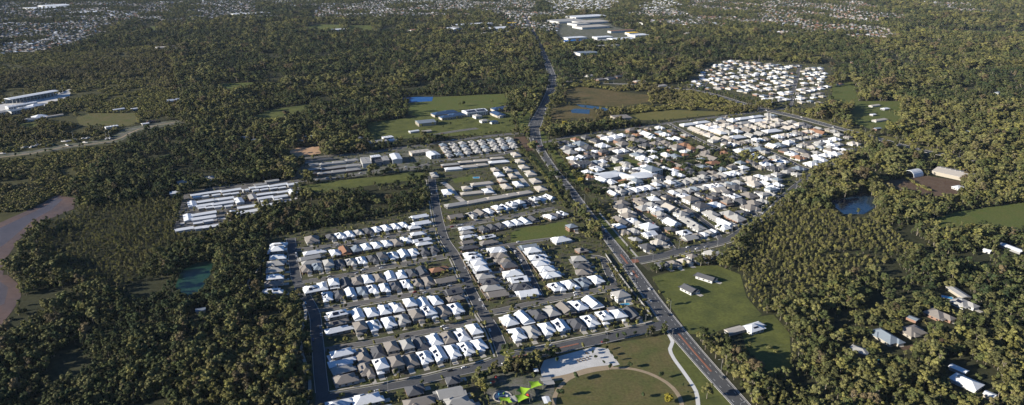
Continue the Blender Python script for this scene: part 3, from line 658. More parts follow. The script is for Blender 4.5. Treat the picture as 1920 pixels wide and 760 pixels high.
cluster((540, 240), '300 402 G 17 8;425 395 G 20 9;565 380 G 22 9;715 356 G 20 9;570 432 G 56 9;730 415 G 24 9;300 455 G 20 8;275 500 D 14 10;415 500 G 22 9;570 480 G 26 10;725 462 G 24 10;260 360 D 20 8;350 350 D 20 8;440 340 D 18 8', 'left townhouse strip', (590, 307, 660, 299), cat='townhouse', var=4, name='townhouse_block', noun='townhouse block')
# cabin park
PK = '400 315 W 26 7;570 290 W 14 7;735 275 W 26 8;980 245 W 9 7;1085 235 W 18 7;1265 215 W 25 8;1425 205 W 14 8;450 395 W 20 8;570 378 W 9 6;680 365 W 19 8;1115 314 W 20 7;1230 300 W 8 6;1315 292 W 14 7;445 440 W 21 8;645 416 W 26 8;1120 357 W 20 8;1285 345 W 19 8;300 430 W 10 22;825 390 W 10 20;980 350 G 10 20;1425 292 W 10 20;255 582 W 10 24;435 535 W 28 8;430 582 W 28 9;930 457 W 26 8;1130 440 W 20 8;750 542 W 10 22;930 512 W 27 9;210 708 W 20 8;400 690 W 14 7;525 675 W 19 7;350 348 W 9 5;445 340 W 9 5;570 325 W 10 5;690 318 W 9 5;780 308 W 9 5;900 270 W 8 6;1010 274 W 8 5;1110 264 W 10 5;1215 252 W 10 5;1310 243 W 9 5;410 470 W 9 5;495 466 W 9 5;590 458 W 9 5;710 450 W 9 5;1110 395 W 8 5;1265 378 W 9 5;365 640 W 10 5;480 616 W 11 5;885 556 W 10 6;980 542 W 10 6'
cluster((310, 310), PK, 'cabin park left of the estate', (377, 363, 433, 355), cat='cabin', var=5, detail=False, name='park_cabin', noun='cabin')
def fill(est, u, sx, sy, key, keep, w, d, pal, code=2):
    P = gpoly(pairs(est)); v = Vector((-u.y, u.x, 0)); c = sum(P, Vector())/len(P); rz = math.atan2(u.y, u.x)
    for j in range(-30, 31):
        for i in range(-30, 31):
            q = c+u*(i*sx+rnd.uniform(-1.5, 1.5))+v*(j*sy+rnd.uniform(-1.5, 1.5))
            if not inside(P, q.x, q.y) or rnd.random() > keep: continue
            if any(lu(q.x+a*u.x+b*v.x, q.y+a*u.y+b*v.y) not in (code, 9) for a in (-w*.45, 0, w*.45) for b in (-d*.45, 0, d*.45)): continue
            house(0, 0, rz+rnd.choice([0, math.pi])+rnd.uniform(-.05, .05), w*rnd.uniform(.9, 1.05), d*rnd.uniform(.9, 1.05), rnd.choice(pal), '', stuff=key, loc=q)
u1 = (G(1300, 348)-G(1150, 374)).normalized(); u2 = (G(1400, 213)-G(1317, 223)).normalized()
fill('1050 272 1115 255 1240 238 1300 262 1380 300 1400 325 1230 345 1120 350 1080 320', u1, 6, 7, 'leafy', .2, 12, 15, 'WGDTDTOB')
fill('1130 350 1400 325 1480 350 1440 392 1385 440 1340 460 1215 478 1160 430', u1, 6, 7, 'upper', .6, 11, 15, 'WGDTGDB')
fill('1255 232 1400 214 1445 212 1560 242 1622 276 1600 290 1500 336 1450 345 1400 305 1340 275', u2, 6, 7, 'upper', .22, 10.5, 14, 'GDTGBD')
# houses standing alone
def lone(px, py, code, w, d, dirpx, label, var=None, name='house', cat='house', detail=True):
    a, b = G(*dirpx[:2]), G(*dirpx[2:]); u = b-a; p = G(px, py, 3.6); stamp(p.x*.985, p.y-11, 9+w*.25, 1)
    return house(px, py, math.atan2(u.y, u.x), w, d, code, label, cat, None, var, 1, detail, None, name, 'far' if py < 230 and name == 'house' else None)
E = (1225, 545, 1325, 525)
lone(1294, 541, 'D', 16, 11, (1280, 535, 1310, 550), 'white-walled house with dark roof alone on the green paddock', 2)
lone(1325, 519, 'D', 20, 9, (1310, 515, 1342, 525), 'dark-roofed farmhouse at the top of the green paddock', 2)
lone(1416, 612, 'W', 20, 12, (1400, 612, 1430, 603), 'white L-shaped house below the green paddock', 1)
lone(1378, 617, 'w', 17, 7, (1360, 620, 1395, 611), 'long cream shed left of the white L-shaped house', 5, 'shed', 'shed')
lone(1797, 546, 'G', 24, 8, (1782, 535, 1815, 556), 'sunlit long pavilion with grey roof at right', 5)
lone(1808, 568, 'G', 20, 15, (1785, 560, 1830, 580), 'grey-roofed villa below the long pavilion', 1)
lone(1762, 590, 'T', 22, 15, (1740, 580, 1785, 600), 'brown-roofed house behind the hedge at right', 1)
lone(1712, 619, 'T', 20, 15, (1690, 622, 1735, 612), 'brown-roofed house with driveway in the dark trees', 0)
lone(1662, 630, 'B', 26, 14, (1635, 612, 1690, 645), 'large blue-grey roof in deep shade at right', 0)
lone(1612, 655, 'G', 14, 10, (1600, 650, 1630, 660), 'shaded house beside the round blue pool', 4)
lone(1712, 595, 'B', 9, 6, (1700, 590, 1725, 600), 'small blue-grey shed above the brown house', 5, 'shed', 'shed')
lone(1812, 714, 'S', 20, 13, (1790, 705, 1835, 725), 'white house with solar panels in the lower right bush', 4)
lone(1798, 690, 'W', 12, 6, (1780, 683, 1815, 698), 'narrow white shed above the lower right white house', 5, 'shed', 'shed')
lone(1857, 738, 'W', 7, 6, (1845, 732, 1870, 742), 'tiny white shed at the lower right', 5, 'shed', 'shed')
lone(1897, 463, 'W', 26, 9, (1875, 455, 1915, 470), 'long white house at the right edge', 5)
lone(1852, 468, 'W', 7, 6, (1845, 466, 1860, 470), 'small white shed near the right edge', 5, 'shed', 'shed')
lone(1797, 350, 'W', 14, 10, (1780, 352, 1810, 346), 'white house at the nursery', 4)
for px, py, c, w, d, lb in ((1640, 197, 'w', 26, 9, 'long cream acreage house at upper right'), (1660, 203, 'W', 18, 10, 'white acreage house beside the long cream one'), (1637, 214, 'W', 10, 8, 'small white shed on the acreage lawn'), (1650, 224, 'w', 34, 10, 'curved cream house below the acreage lawn'),
        (1645, 240, 'B', 14, 9, 'blue-grey roof under trees below the acreage'), (1728, 227, 'W', 18, 9, 'white house in trees right of the acreage'), (1575, 157, 'O', 15, 10, 'small red-roofed house right of the village'), (1641, 166, 'w', 24, 9, 'cream-roofed long house in upper right bush'),
        (1574, 197, 'W', 20, 12, 'white house at the village corner'), (1530, 206, 'B', 18, 12, 'blue-grey house by the village entrance'), (1654, 179, 'w', 20, 10, 'cream house among upper right gardens'), (1600, 116, 'G', 14, 10, 'grey house hidden in the upper right bush'), (1650, 118, 'w', 18, 9, 'pale house hidden in the upper right bush'),
        (1872, 173, 'B', 16, 10, 'blue-grey roof deep in the right-hand bush'), (1905, 270, 'B', 18, 10, 'blue-grey roof near the right edge'), (1820, 245, 'B', 16, 10, 'blue roof in the right-hand bush'),
        (564, 264, 'B', 14, 12, 'pale blue house above the sand lot'), (583, 255, 'W', 26, 10, 'white shed above the sand lot'), (328, 360, 'W', 14, 10, 'white pitched house left of the cabin park'), (345, 340, 'G', 18, 12, 'grey house above the cabin park'), (393, 333, 'G', 12, 16, 'grey gabled house above the cabin park'),
        (325, 187, 'W', 34, 12, 'long white roof in the left forest'), (222, 204, 'W', 22, 8, 'white shed above the left paddock'), (252, 203, 'W', 12, 8, 'small white shed above the left paddock'), (282, 227, 'O', 16, 10, 'red-roofed house above the boat yard'), (272, 231, 'W', 12, 8, 'white shed beside the red-roofed house'),
        (75, 218, 'W', 26, 22, 'white hip-roofed hall below the marina'), (102, 216, 'w', 30, 8, 'long cream shed beside the white hall'), (57, 223, 'G', 22, 14, 'grey-roofed hall below the marina'), (455, 258, 'B', 20, 12, 'blue-grey roof in the left forest'), (476, 262, 'B', 14, 10, 'smaller blue-grey roof in the left forest'),
        (488, 345, 'G', 16, 8, 'grey shed above the cabin park lane'), (510, 338, 'G', 18, 8, 'long grey shed above the cabin park'), (376, 579, 'B', 8, 6, 'tiny blue-grey hut in the lower left bush'), (1125, 148, 'T', 26, 16, 'taupe house left in the hidden upper court'), (1143, 146, 'D', 26, 16, 'dark house in the hidden upper court'),
        (1160, 143, 'D', 26, 16, 'second dark house in the hidden upper court'), (1172, 139, 'O', 24, 15, 'terracotta house in the hidden upper court'), (1106, 141, 'w', 24, 14, 'cream house left of the hidden upper court'), (1195, 152, 'w', 20, 13, 'cream house by the upper highway'), (1240, 160, 'w', 30, 12, 'long cream house by the upper highway'),
        (732, 262, 'W', 20, 9, 'white roof beside the grey depot'), (670, 258, 'G', 16, 10, 'grey house above the townhouse strip'), (776, 245, 'W', 18, 8, 'white carport below the silver hall'), (800, 245, 'w', 16, 9, 'cream house below the silver hall')):
    lone(px, py, c, w, d, (px-20, py+3, px+20, py-3), lb, 4 if d > 9.5 else 5, 'shed' if 'shed' in lb else 'house', 'shed' if 'shed' in lb else 'house', detail=py > 230)

for k, nm, lb in (('leafy', 'pocket_houses', 'houses of the leafy pocket right of the main road'), ('upper', 'estate_houses', 'close-set houses of the upper right estate'), ('far', 'bush_houses', 'far houses standing among the bush')):
    a = STUFF[k]; tag(link(nm, new_mesh(nm, a[0], a[1], a[3], a[2])), lb, 'houses', None, 'stuff')
# ---------------------------------------------------------------- large buildings
def hall(px, py, w, d, h, dirpx, roofm, wallm, label, kind='gable', name='hall', cat='hall', solar=0, z=None, wins=True):
    p = G(px, py, h); a, b = G(*dirpx[:2]), G(*dirpx[2:]); u = b-a; rz = math.atan2(u.y, u.x)
    t = thing(name, label, cat, (p.x, p.y, 0), rz)
    link('wall', MB().box(-w/2, w/2, -d/2, d/2, 0, h).mesh('wall', wallm), t)
    mb = MB()
    if kind == 'gable': mb.hip(0, 0, w, d, h, .18, .5, .3, True)
    elif kind == 'hip': mb.hip(0, 0, w, d, h, .34, .6, .3)
    else:
        mb.box(-w/2-.25, w/2+.25, -d/2-.25, d/2+.25, h, h+.35)
        for k in range(3): mb.box(-w*.3+k*w*.25, -w*.3+k*w*.25+1.6, -.8+k*.9, .8+k*.9, h+.35, h+1.1)
    ro = link('roof', mb.mesh('roof', roofm), t)
    if kind != 'flat':
        n = max(3, int(max(w, d)/7)); L = w if w > d else d
        for i in range(n):
            s = (i+.5)/n*L-L/2; q = (min(w, d)/2+.5); hh = h+.3+q*(.18 if kind == 'gable' else .34)
            bx = (s-.5, s+.5, -.4, .4) if w > d else (-.4, .4, s-.5, s+.5)
            if kind == 'gable': link('roof_vent', MB().box(*bx, hh-.05, hh+.45).mesh('roof_vent', 'steel'), ro)
    if solar:
        pt = .18 if kind == 'gable' else .34
        if w > d:
            for sx in (-1, 1):
                mb = MB(); ang = math.atan(pt); run = (d/2+.5)
                for k in range(2):
                    y0, y1 = -run*.92+k*run*.42, -run*.92+k*run*.42+run*.38; x0, x1 = sorted((sx*.8, sx*(w*.44)))
                    zz = lambda y: h+.3+(run+y)*pt+.12
                    b_ = len(mb.V); mb.V += [(x0, y0, zz(y0)), (x1, y0, zz(y0)), (x1, y1, zz(y1)), (x0, y1, zz(y1)), (x0, y0, zz(y0)-.1), (x1, y0, zz(y0)-.1), (x1, y1, zz(y1)-.1), (x0, y1, zz(y1)-.1)]
                    mb.F += [[b_+i for i in f] for f in ((0, 1, 2, 3), (4, 7, 6, 5), (0, 4, 5, 1), (1, 5, 6, 2), (2, 6, 7, 3), (3, 7, 4, 0))]
                link('solar_panel', mb.mesh('solar_panel', 'solar'), ro)
    if wins:
        n = max(2, int(w/5)); win = cached('bigwin', lambda: MB().box(-1.3, 1.3, -.06, .06, -.8, .8).mesh('window', 'glass'))
        for i in range(n):
            for zz in np.arange(1.6, h-.9, 3.0):
                for s in (-1, 1): link('window', win, t, (-w/2+(i+.5)*w/n, s*d/2, zz))
        link('roller_door', cached('roll', lambda: MB().box(-.06, .06, -2, 2, 0, 3.2).mesh('roller_door', 'garage')), t, (-w/2, 0, .02))
    stamp(p.x, p.y, min(w, d)*.6+2)
    for s in np.linspace(-.45, .45, 7):
        q = Vector((math.cos(rz), math.sin(rz), 0))*w*s if w > d else Vector((-math.sin(rz), math.cos(rz), 0))*d*s
        stamp(p.x+q.x, p.y+q.y, min(w, d)*.5+2)
    return t
SC = (850, 207, 940, 197)
hall(890, 208, 46, 26, 8, SC, 'roof_white', 'wall_white', 'white school hall with two big solar arrays', solar=1)
hall(798, 228, 26, 34, 6, (790, 222, 815, 240), 'roof_blue-grey', 'wall_cream', 'silver pitched hall at the left of the school')
for px, py, w, d, lb in ((826, 213, 26, 16, 'leftmost navy-roofed classroom block'), (842, 210, 24, 15, 'second navy-roofed classroom block'), (857, 215, 24, 16, 'third navy-roofed classroom block, nearest the white hall'), (838, 219, 22, 13, 'navy-roofed classroom in front of the left group'),
        (941, 203, 34, 14, 'navy-roofed classroom wing at the school top right'), (932, 213, 14, 30, 'navy-roofed wing framing the school courtyard')):
    hall(px, py, w*1.3, d*1.35, 4.5, SC, 'navy_roof', 'wall_cream', lb, 'hip', 'classroom_block', 'classroom')
hall(895, 217, 14, 16, 5, SC, 'roof_grey', 'wall_white', 'grey-roofed classroom beside the white hall', 'hip', 'classroom_block', 'classroom')
hall(933, 215, 34, 9, 4, (920, 209, 947, 221), 'roof_cream', 'wall_white', 'cream classroom wing along the school courtyard', 'gable', 'classroom_block', 'classroom')
hall(908, 226, 16, 12, 4, SC, 'roof_grey', 'wall_white', 'small grey pyramid-roofed classroom', 'hip', 'classroom_block', 'classroom')
hall(926, 228, 14, 10, 4, SC, 'navy_roof', 'wall_white', 'small navy-roofed classroom at the courtyard corner', 'hip', 'classroom_block', 'classroom')
CM = (640, 303, 760, 288); NS = (682, 290, 694, 316)
hall(686, 301, 36, 14, 7, NS, 'roof_grey', 'wall_white', 'long grey-roofed apartment building on the townhouse street', 'flat', 'commercial_building', 'building')
hall(704, 293, 15, 12, 7, CM, 'roof_white', 'wall_grey', 'square white-roofed shop on the townhouse street', 'flat', 'commercial_building', 'building')
hall(710, 302, 14, 14, 5, CM, 'roof_charcoal', 'wall_grey', 'dark-roofed workshop below the square white shop', 'flat', 'commercial_building', 'building')
hall(722, 297, 26, 10, 6, NS, 'roof_grey', 'wall_grey', 'narrow grey building between two white roofs', 'flat', 'commercial_building', 'building')
hall(742, 294, 34, 15, 7, NS, 'roof_white', 'wall_white', 'long white-roofed building at the right of the shops', 'gable', 'commercial_building', 'building')
hall(787, 284, 32, 16, 5, CM, 'roof_cream', 'wall_cream', 'wide cream flat roof left of the grey units', 'flat', 'commercial_building', 'building')
hall(812, 288, 16, 24, 6, CM, 'roof_white', 'wall_white', 'white roof stepped beside the wide cream one', 'gable', 'commercial_building', 'building')
hall(708, 265, 30, 14, 6, (690, 268, 725, 263), 'roof_grey', 'wall_white', 'pale depot building on the school road', 'gable', 'commercial_building', 'building')
hall(727, 257, 18, 12, 6, (690, 268, 725, 263), 'roof_white', 'wall_white', 'white block joined to the pale depot', 'flat', 'commercial_building', 'building')
# swim centre right of the main road: long white curved roof
def curved_roof():
    P = [G(*p, 7) for p in pairs('1122 330 1145 325 1165 325 1180 329 1200 327 1225 322')]
    L = [q for q, _ in smooth_line(P, 5)]; n = len(L); c = L[n//2].copy()
    t = thing('curved_hall', 'long white curved-roof centre right of the main road', 'hall', (c.x, c.y, 0))
    V = []; F = []; V2 = []; F2 = []
    for i in range(n):
        tt = (L[min(i+1, n-1)]-L[max(i-1, 0)]).normalized(); nr = Vector((-tt.y, tt.x, 0)); hw = 14*math.sin(math.pi*min(1, .2+.8*min(i+1, n-i)/n*1.6))
        for k in range(7):
            s = k/3-1; V.append((*(L[i]-c+nr*hw*s)[:2], 5.2+2.6*(1-s*s)))
        for s in (-.94, .94):
            for z in (0, 5.15+.3): V2.append((*(L[i]-c+nr*hw*s)[:2], z))
        stamp(L[i].x, L[i].y, 15)
    for i in range(n-1):
        for k in range(6): a = i*7+k; F.append([a, a+7, a+8, a+1][::-1])
        a = i*4; F2 += [[a, a+4, a+5, a+1], [a+2, a+3, a+7, a+6]]
    F2 += [[0, 1, 3, 2], [4*n-4, 4*n-2, 4*n-1, 4*n-3]]
    link('roof', new_mesh('roof', V, F, 'roof_white'), t); link('wall', new_mesh('wall', V2, F2, 'wall_white'), t)
curved_roof()
hall(1222, 317, 22, 24, 9, (1210, 320, 1235, 315), 'roof_blue-grey', 'wall_white', 'tall blue-grey pitched hall at the end of the curved roof', 'hip')
hall(1197, 317, 14, 12, 4, (1185, 319, 1210, 315), 'roof_white', 'wall_white', 'small white pavilion left of the tall pitched hall', 'hip', 'pavilion', 'pavilion')
hall(1173, 316, 10, 8, 4, (1185, 319, 1210, 315), 'roof_white', 'wall_white', 'small white pavilion on the centre lawn', 'hip', 'pavilion', 'pavilion')
hall(1094, 305, 24, 18, 6, (1080, 307, 1110, 303), 'roof_charcoal', 'wall_white', 'dark-roofed building left of the curved centre', 'flat', 'commercial_building', 'building')
sheet('centre_lawn', pairs('1140 308 1170 296 1205 305 1195 318 1150 318'), 'lawn', 'lawn above the curved white roof', 'lawn', 1)
hall(1165, 219, 34, 30, 5, (1150, 218, 1180, 216), 'roof_taupe', 'wall_cream', 'square brown-roofed building by the wet meadow', 'flat')
# marina
MR = (10, 187, 105, 171)
def marina():
    p, q = G(14, 188, 9), G(104, 172, 9); u = q-p; L = u.length; rz = math.atan2(u.y, u.x)
    t = thing('boat_shed', 'long open boat shed with white roof at the marina', 'shed', (p.x, p.y, 0), rz)
    link('roof', MB().hip(L/2, 0, L, 22, 11, .12, .6, .4, True).mesh('roof', 'roof_white'), t)
    link('wall', MB().box(0, L, 10.4, 10.8, 0, 11).mesh('wall', 'blue_panel' if False else 'roof_blue-grey'), t)
    for i in range(14): link('post', cached('mpost', lambda: MB().box(-.3, .3, -10.6, -10, 0, 11).mesh('post', 'wall_white')), t, ((i+.5)*L/14, 0, 0))
    for s in np.linspace(0, 1, 12): a = p+u*s; stamp(a.x, a.y, 22)
    for s in np.linspace(-.4, 1.4, 16):
        a = G(14, 200)+(G(120, 182)-G(14, 200))*s; stamp(a.x, a.y, 26)
marina()
sheet('marina_yard', pairs('-80 212 0 196 100 180 135 165 130 182 70 205 -80 232'), 'plaza', 'pale concrete marina yard', 'ground', 1)
hall(30, 206, 30, 20, 7, MR, 'roof_blue-grey', 'wall_white', 'grey saw-roof shed in front of the marina', 'gable', 'shed', 'shed')
hall(48, 202, 24, 18, 7, MR, 'roof_white', 'wall_white', 'white shed beside the grey marina shed', 'gable', 'shed', 'shed')
hall(66, 198, 24, 20, 6, MR, 'roof_white', 'wall_white', 'white hip shed at the right of the marina', 'hip', 'shed', 'shed')
hall(40, 196, 60, 12, 5, MR, 'roof_white', 'wall_white', 'long low white marina store', 'gable', 'shed', 'shed')
hall(2, 210, 30, 18, 6, MR, 'roof_grey', 'wall_white', 'grey marina shed at the left edge', 'gable', 'shed', 'shed')
# nursery
def polytunnel():
    p = G(1712, 329); u = G(1728, 326)-G(1700, 332); rz = math.atan2(u.y, u.x)
    t = thing('polytunnel', 'white arched polytunnel at the nursery', 'polytunnel', (p.x, p.y, 0), rz)
    V = []; F = []; n = 14
    for x in (-11, 11):
        for r in (9, 8.6):
            for k in range(n+1): a = math.pi*k/n; V.append((x, math.cos(a)*r, math.sin(a)*r))
    m = n+1
    for k in range(n):
        F += [[k, k+1, 2*m+k+1, 2*m+k], [m+k, 3*m+k, 3*m+k+1, m+k+1], [k, m+k, m+k+1, k+1], [2*m+k, 2*m+k+1, 3*m+k+1, 3*m+k]]
    link('cover', new_mesh('cover', V, F, 'roof_white'), t); mb = MB()
    for k in range(1, n): a = math.pi*k/n; mb.tube((-11.2, math.cos(a)*9.1, math.sin(a)*9.1), (11.2, math.cos(a)*9.1, math.sin(a)*9.1), .08, .08, 4)
    link('purlin', mb.mesh('purlin', 'steel'), t); stamp(p.x, p.y, 14)
polytunnel()
hall(1795, 325, 56, 36, 5, (1765, 320, 1825, 333), 'roof_cream', 'wall_cream', 'large pale shade-house roof at the nursery', 'gable', 'shade_house', 'greenhouse', wins=False)
# far commercial buildings around the top of the main road
FAR = [(848, 52, 60, 30, 'roof_grey', 'long grey warehouse left of the far row'), (868, 46, 80, 30, 'roof_white', 'white warehouse behind the far row'), (832, 54, 22, 26, 'roof_white', 'first white bay of the far row'), (842, 54, 22, 26, 'roof_white', 'second white bay of the far row'), (852, 54, 22, 26, 'roof_white', 'third white bay of the far row'),
       (900, 44, 90, 34, 'roof_white', 'wide white warehouse with pale wall'), (928, 53, 90, 36, 'roof_white', 'bright gabled warehouse left of the far road'), (952, 43, 70, 20, 'yellow_panel', 'long yellow-fronted store left of the far road'), (790, 55, 90, 22, 'roof_terracotta', 'red-roofed far units left of the stores'), (940, 60, 150, 18, 'roof_grey', 'long grey far shed above the forest'),
       (1062, 38, 130, 70, 'roof_grey', 'grey shopping centre roof left'), (1100, 30, 170, 60, 'roof_white', 'wide white shopping centre roof'), (1108, 40, 130, 60, 'roof_cream', 'cream shopping centre roof'), (1108, 49, 120, 50, 'roof_cream', 'lower cream shopping centre roof'), (1085, 44, 60, 50, 'roof_grey', 'grey shopping centre car park roof'),
       (1078, 70, 70, 26, 'roof_white', 'white store below the shopping centre'), (1072, 76, 60, 16, 'blue_panel', 'bright blue-fronted store near the top'), (1130, 69, 60, 24, 'roof_white', 'white warehouse right of the blue store'), (1140, 75, 80, 26, 'roof_grey', 'grey warehouse right of the blue store'), (1165, 73, 80, 34, 'roof_white', 'pale gabled warehouse by the forest'),
       (1165, 57, 100, 16, 'roof_terracotta', 'long red-brown slanted building'), (1185, 61, 40, 20, 'yellow_panel', 'yellow-fronted store at right'), (1198, 65, 60, 34, 'roof_white', 'white store beside the yellow one'), (1100, 98, 60, 30, 'roof_blue-grey', 'blue-grey roof in the forest below the stores'), (1125, 86, 120, 18, 'roof_grey', 'long grey roof at the forest edge'),
       (470, 25, 150, 50, 'roof_white', 'large white far warehouse at upper left'), (490, 31, 120, 40, 'roof_grey', 'grey far warehouse at upper left'), (85, 14, 150, 90, 'roof_white', 'white far school roofs at upper left'), (105, 10, 120, 90, 'roof_white', 'second white far school roof at upper left'), (155, 23, 110, 40, 'roof_white', 'white far hall at upper left'),
       (310, 88, 50, 18, 'roof_cream', 'cream far depot in the left forest'), (330, 90, 40, 16, 'roof_white', 'white far depot in the left forest'), (635, 55, 60, 26, 'roof_white', 'white far clubhouse between the ovals'), (1215, 42, 70, 20, 'roof_cream', 'cream far church roof')]
for px, py, w, d, m, lb in FAR:
    hall(px, py, w*1.15, d*1.5, 8, (px-10, py+.6, px+10, py-.6), m, 'wall_white', lb, 'gable' if 'gabled' in lb or 'bay' in lb else 'flat', 'warehouse', 'warehouse', wins=False)
tag(sheet('shop_car_park', pairs('1050 40 1080 34 1130 34 1150 50 1200 62 1205 74 1150 80 1060 80 1040 66'), 'yard_paving', 'far asphalt car parks around the stores', 'car park', 1), 'far asphalt car parks around the stores', 'car park', None, 'structure')

def vnoise(x, y, s, seed):
    x = x/s; y = y/s; xi = np.floor(x).astype(int); yi = np.floor(y).astype(int); fx = x-xi; fy = y-yi
    fx = fx*fx*(3-2*fx); fy = fy*fy*(3-2*fy)
    def hsh(a, b):
        h = (a*374761393+b*668265263+seed*974634521) & 0x7fffffff; h = ((h ^ (h >> 13))*1274126177) & 0x7fffffff
        return ((h ^ (h >> 16)) & 0xffff)/65535.
    return (hsh(xi, yi)*(1-fx)+hsh(xi+1, yi)*fx)*(1-fy)+(hsh(xi, yi+1)*(1-fx)+hsh(xi+1, yi+1)*fx)*fy
def belt(x, y): return float(vnoise(np.array([x]), np.array([y]), 160, 5)[0]) > .66
# ---------------------------------------------------------------- far suburbs: one mass of small houses
def suburb(name, test, ang, sx, sy, pal, bounds, label, keep=.9, size=(12, 15), zone=None):
    ca, sa = math.cos(ang), math.sin(ang); V = []; F = []; I = []
    names = list(dict.fromkeys(pal)); idx = {n: i for i, n in enumerate(names)}
    (bx0, bx1, by0, by1) = bounds; R = max(bx1-bx0, by1-by0); cx, cy = (bx0+bx1)/2, (by0+by1)/2
    n = int(R/sx)+1; m = int(R/sy)+1
    for i in range(-n//2, n//2+1):
        for j in range(-m//2, m//2+1):
            lx, ly = i*sx+rnd.uniform(-2, 2), j*sy+(5 if j % 2 else -5)+rnd.uniform(-2, 2)
            x, y = cx+lx*ca-ly*sa, cy+lx*sa+ly*ca
            if not (bx0 < x < bx1 and by0 < y < by1) or rnd.random() > keep or not test(x, y): continue
            w, d = size[0]*rnd.uniform(.8, 1.2), size[1]*rnd.uniform(.8, 1.2); h = 2.8 if rnd.random() < .8 else 5.2
            a = ang+rnd.choice([0, math.pi/2])+rnd.uniform(-.1, .1); c2, s2 = math.cos(a), math.sin(a)
            mb = MB().box(-w/2, w/2, -d/2, d/2, 0, h).hip(0, 0, w, d, h, .42, .5, .2); b = len(V)
            V += [(x+p[0]*c2-p[1]*s2, y+p[0]*s2+p[1]*c2, p[2]) for p in mb.V]; F += [[b+k for k in f] for f in mb.F]
            I += [idx[rnd.choice(['wall_cream', 'wall_brick', 'wall_grey', 'wall_brick'])]]*6+[idx[rnd.choice([q for q in pal if 'roof' in q])]]*(len(mb.F)-6)
            stamp(x, y, 8)
    o = link(name, new_mesh(name, V, F, names, I)); tag(o, label, 'houses', None, 'stuff'); return o
PAL = ['wall_white', 'wall_cream', 'wall_brick', 'wall_grey', 'roof_white', 'roof_grey', 'roof_grey', 'roof_charcoal', 'roof_taupe', 'roof_taupe', 'roof_cream', 'roof_cream', 'roof_terracotta', 'roof_blue-grey']
PALR = PAL+['roof_terracotta', 'roof_terracotta', 'roof_cream', 'roof_terracotta']
suburb('far_suburb', lambda x, y: x < 900 and lu(x, y) == 4 and not belt(x, y), .25, 17, 26, PAL, (-4100, 900, 1900, 5700), 'dense far suburb of small mixed roofs across the top left')
suburb('far_suburb', lambda x, y: lu(x, y) == 4 and not belt(x, y), -.4, 17, 26, PALR, (900, 4100, 1900, 5700), 'dense far suburb with many terracotta roofs at the top right')
for s, lb in (('1022 1 1060 0 1165 0 1150 12 1128 23 1040 23', 'dense white retirement village at the top centre'), ('1196 12 1225 0 1262 0 1280 10 1230 24 1202 24', 'white retirement village right of the top centre')):
    P = gpoly(pairs(s)); raster(P, 7); xs = [p.x for p in P]; ys = [p.y for p in P]
    sheet('village_ground', pairs(s), 'old_asphalt', 'paved ground of the '+lb, 'ground')
    suburb('retirement_village', lambda x, y: lu(x, y) == 7, .3, 18, 34, ['wall_white', 'wall_cream', 'wall_brick', 'wall_grey', 'roof_white', 'roof_white', 'roof_white', 'roof_grey', 'roof_cream', 'roof_white'], (min(xs), max(xs), min(ys), max(ys)), lb, .78, (11, 14))

# ---------------------------------------------------------------- trees
def crown_mesh(name, seed, lobes, R, z0, z1, lr, leaf, per, m='leaves', taper=0.0):
    r = np.random.RandomState(seed); V = []; F = []
    C = []
    for k in range(lobes):
        a = r.uniform(0, 2*math.pi); q = math.sqrt(r.uniform(0, 1))*R; zz = r.uniform(0, 1)
        zz = z0+(z1-z0)*zz; f = 1-taper*(zz-z0)/(z1-z0+1e-6)
        C.append((math.cos(a)*q*f, math.sin(a)*q*f, zz-.25*q, lr*r.uniform(.65, 1.25)*max(f, .35)))
    ico = []
    t = (1+5**.5)/2
    for v in ((-1, t, 0), (1, t, 0), (-1, -t, 0), (1, -t, 0), (0, -1, t), (0, 1, t), (0, -1, -t), (0, 1, -t), (t, 0, -1), (t, 0, 1), (-t, 0, -1), (-t, 0, 1)):
        ico.append(np.array(v)/math.sqrt(1+t*t))
    icf = ((0, 11, 5), (0, 5, 1), (0, 1, 7), (0, 7, 10), (0, 10, 11), (1, 5, 9), (5, 11, 4), (11, 10, 2), (10, 7, 6), (7, 1, 8), (3, 9, 4), (3, 4, 2), (3, 2, 6), (3, 6, 8), (3, 8, 9), (4, 9, 5), (2, 4, 11), (6, 2, 10), (8, 6, 7), (9, 8, 1))
    for (x, y, z, rr) in C:
        b = len(V)
        for v in ico: V.append(tuple(np.array((x, y, z))+v*rr*r.uniform(.62, .86)*np.array((1, 1, .8))))
        F += [[b+i for i in f] for f in icf]
        for k in range(per):
            d = r.normal(size=3); d /= np.linalg.norm(d)
            if d[2] < -.35: d[2] *= -1
            p = np.array((x, y, z))+d*rr*r.uniform(.84, 1.06)*np.array((1, 1, .82))
            nn = d*1.0+r.normal(size=3)*.45; nn /= np.linalg.norm(nn)
            u = np.cross(nn, (0.3, .2, 1)); u /= np.linalg.norm(u); w = np.cross(nn, u)
            ang = r.uniform(0, 6.28); u, w = u*math.cos(ang)+w*math.sin(ang), w*math.cos(ang)-u*math.sin(ang)
            s = leaf*r.uniform(.6, 1.3); b = len(V)
            for a_, b_ in ((-.5, -.35), (.5, -.45), (.4, .5), (-.45, .4)): V.append(tuple(p+u*a_*s+w*b_*s+nn*.08*s*(1 if a_*b_ > 0 else -1)))
            F.append([b, b+1, b+2, b+3])
    return new_mesh(name, V, F, m)
def trunk_mesh(name, seed, h, r0, R, m='bark'):
    r = np.random.RandomState(seed+99); mb = MB(); top = (r.uniform(-.4, .4), r.uniform(-.4, .4), h)
    mb.tube((0, 0, -.1), top, r0, r0*.55, 6)
    for k in range(4):
        a = k*1.57+r.uniform(-.5, .5); mb.tube((top[0]*.8, top[1]*.8, h*.8), (math.cos(a)*R*.6, math.sin(a)*R*.6, h*1.35), r0*.5, r0*.18, 5)
    return mb.mesh(name, m)
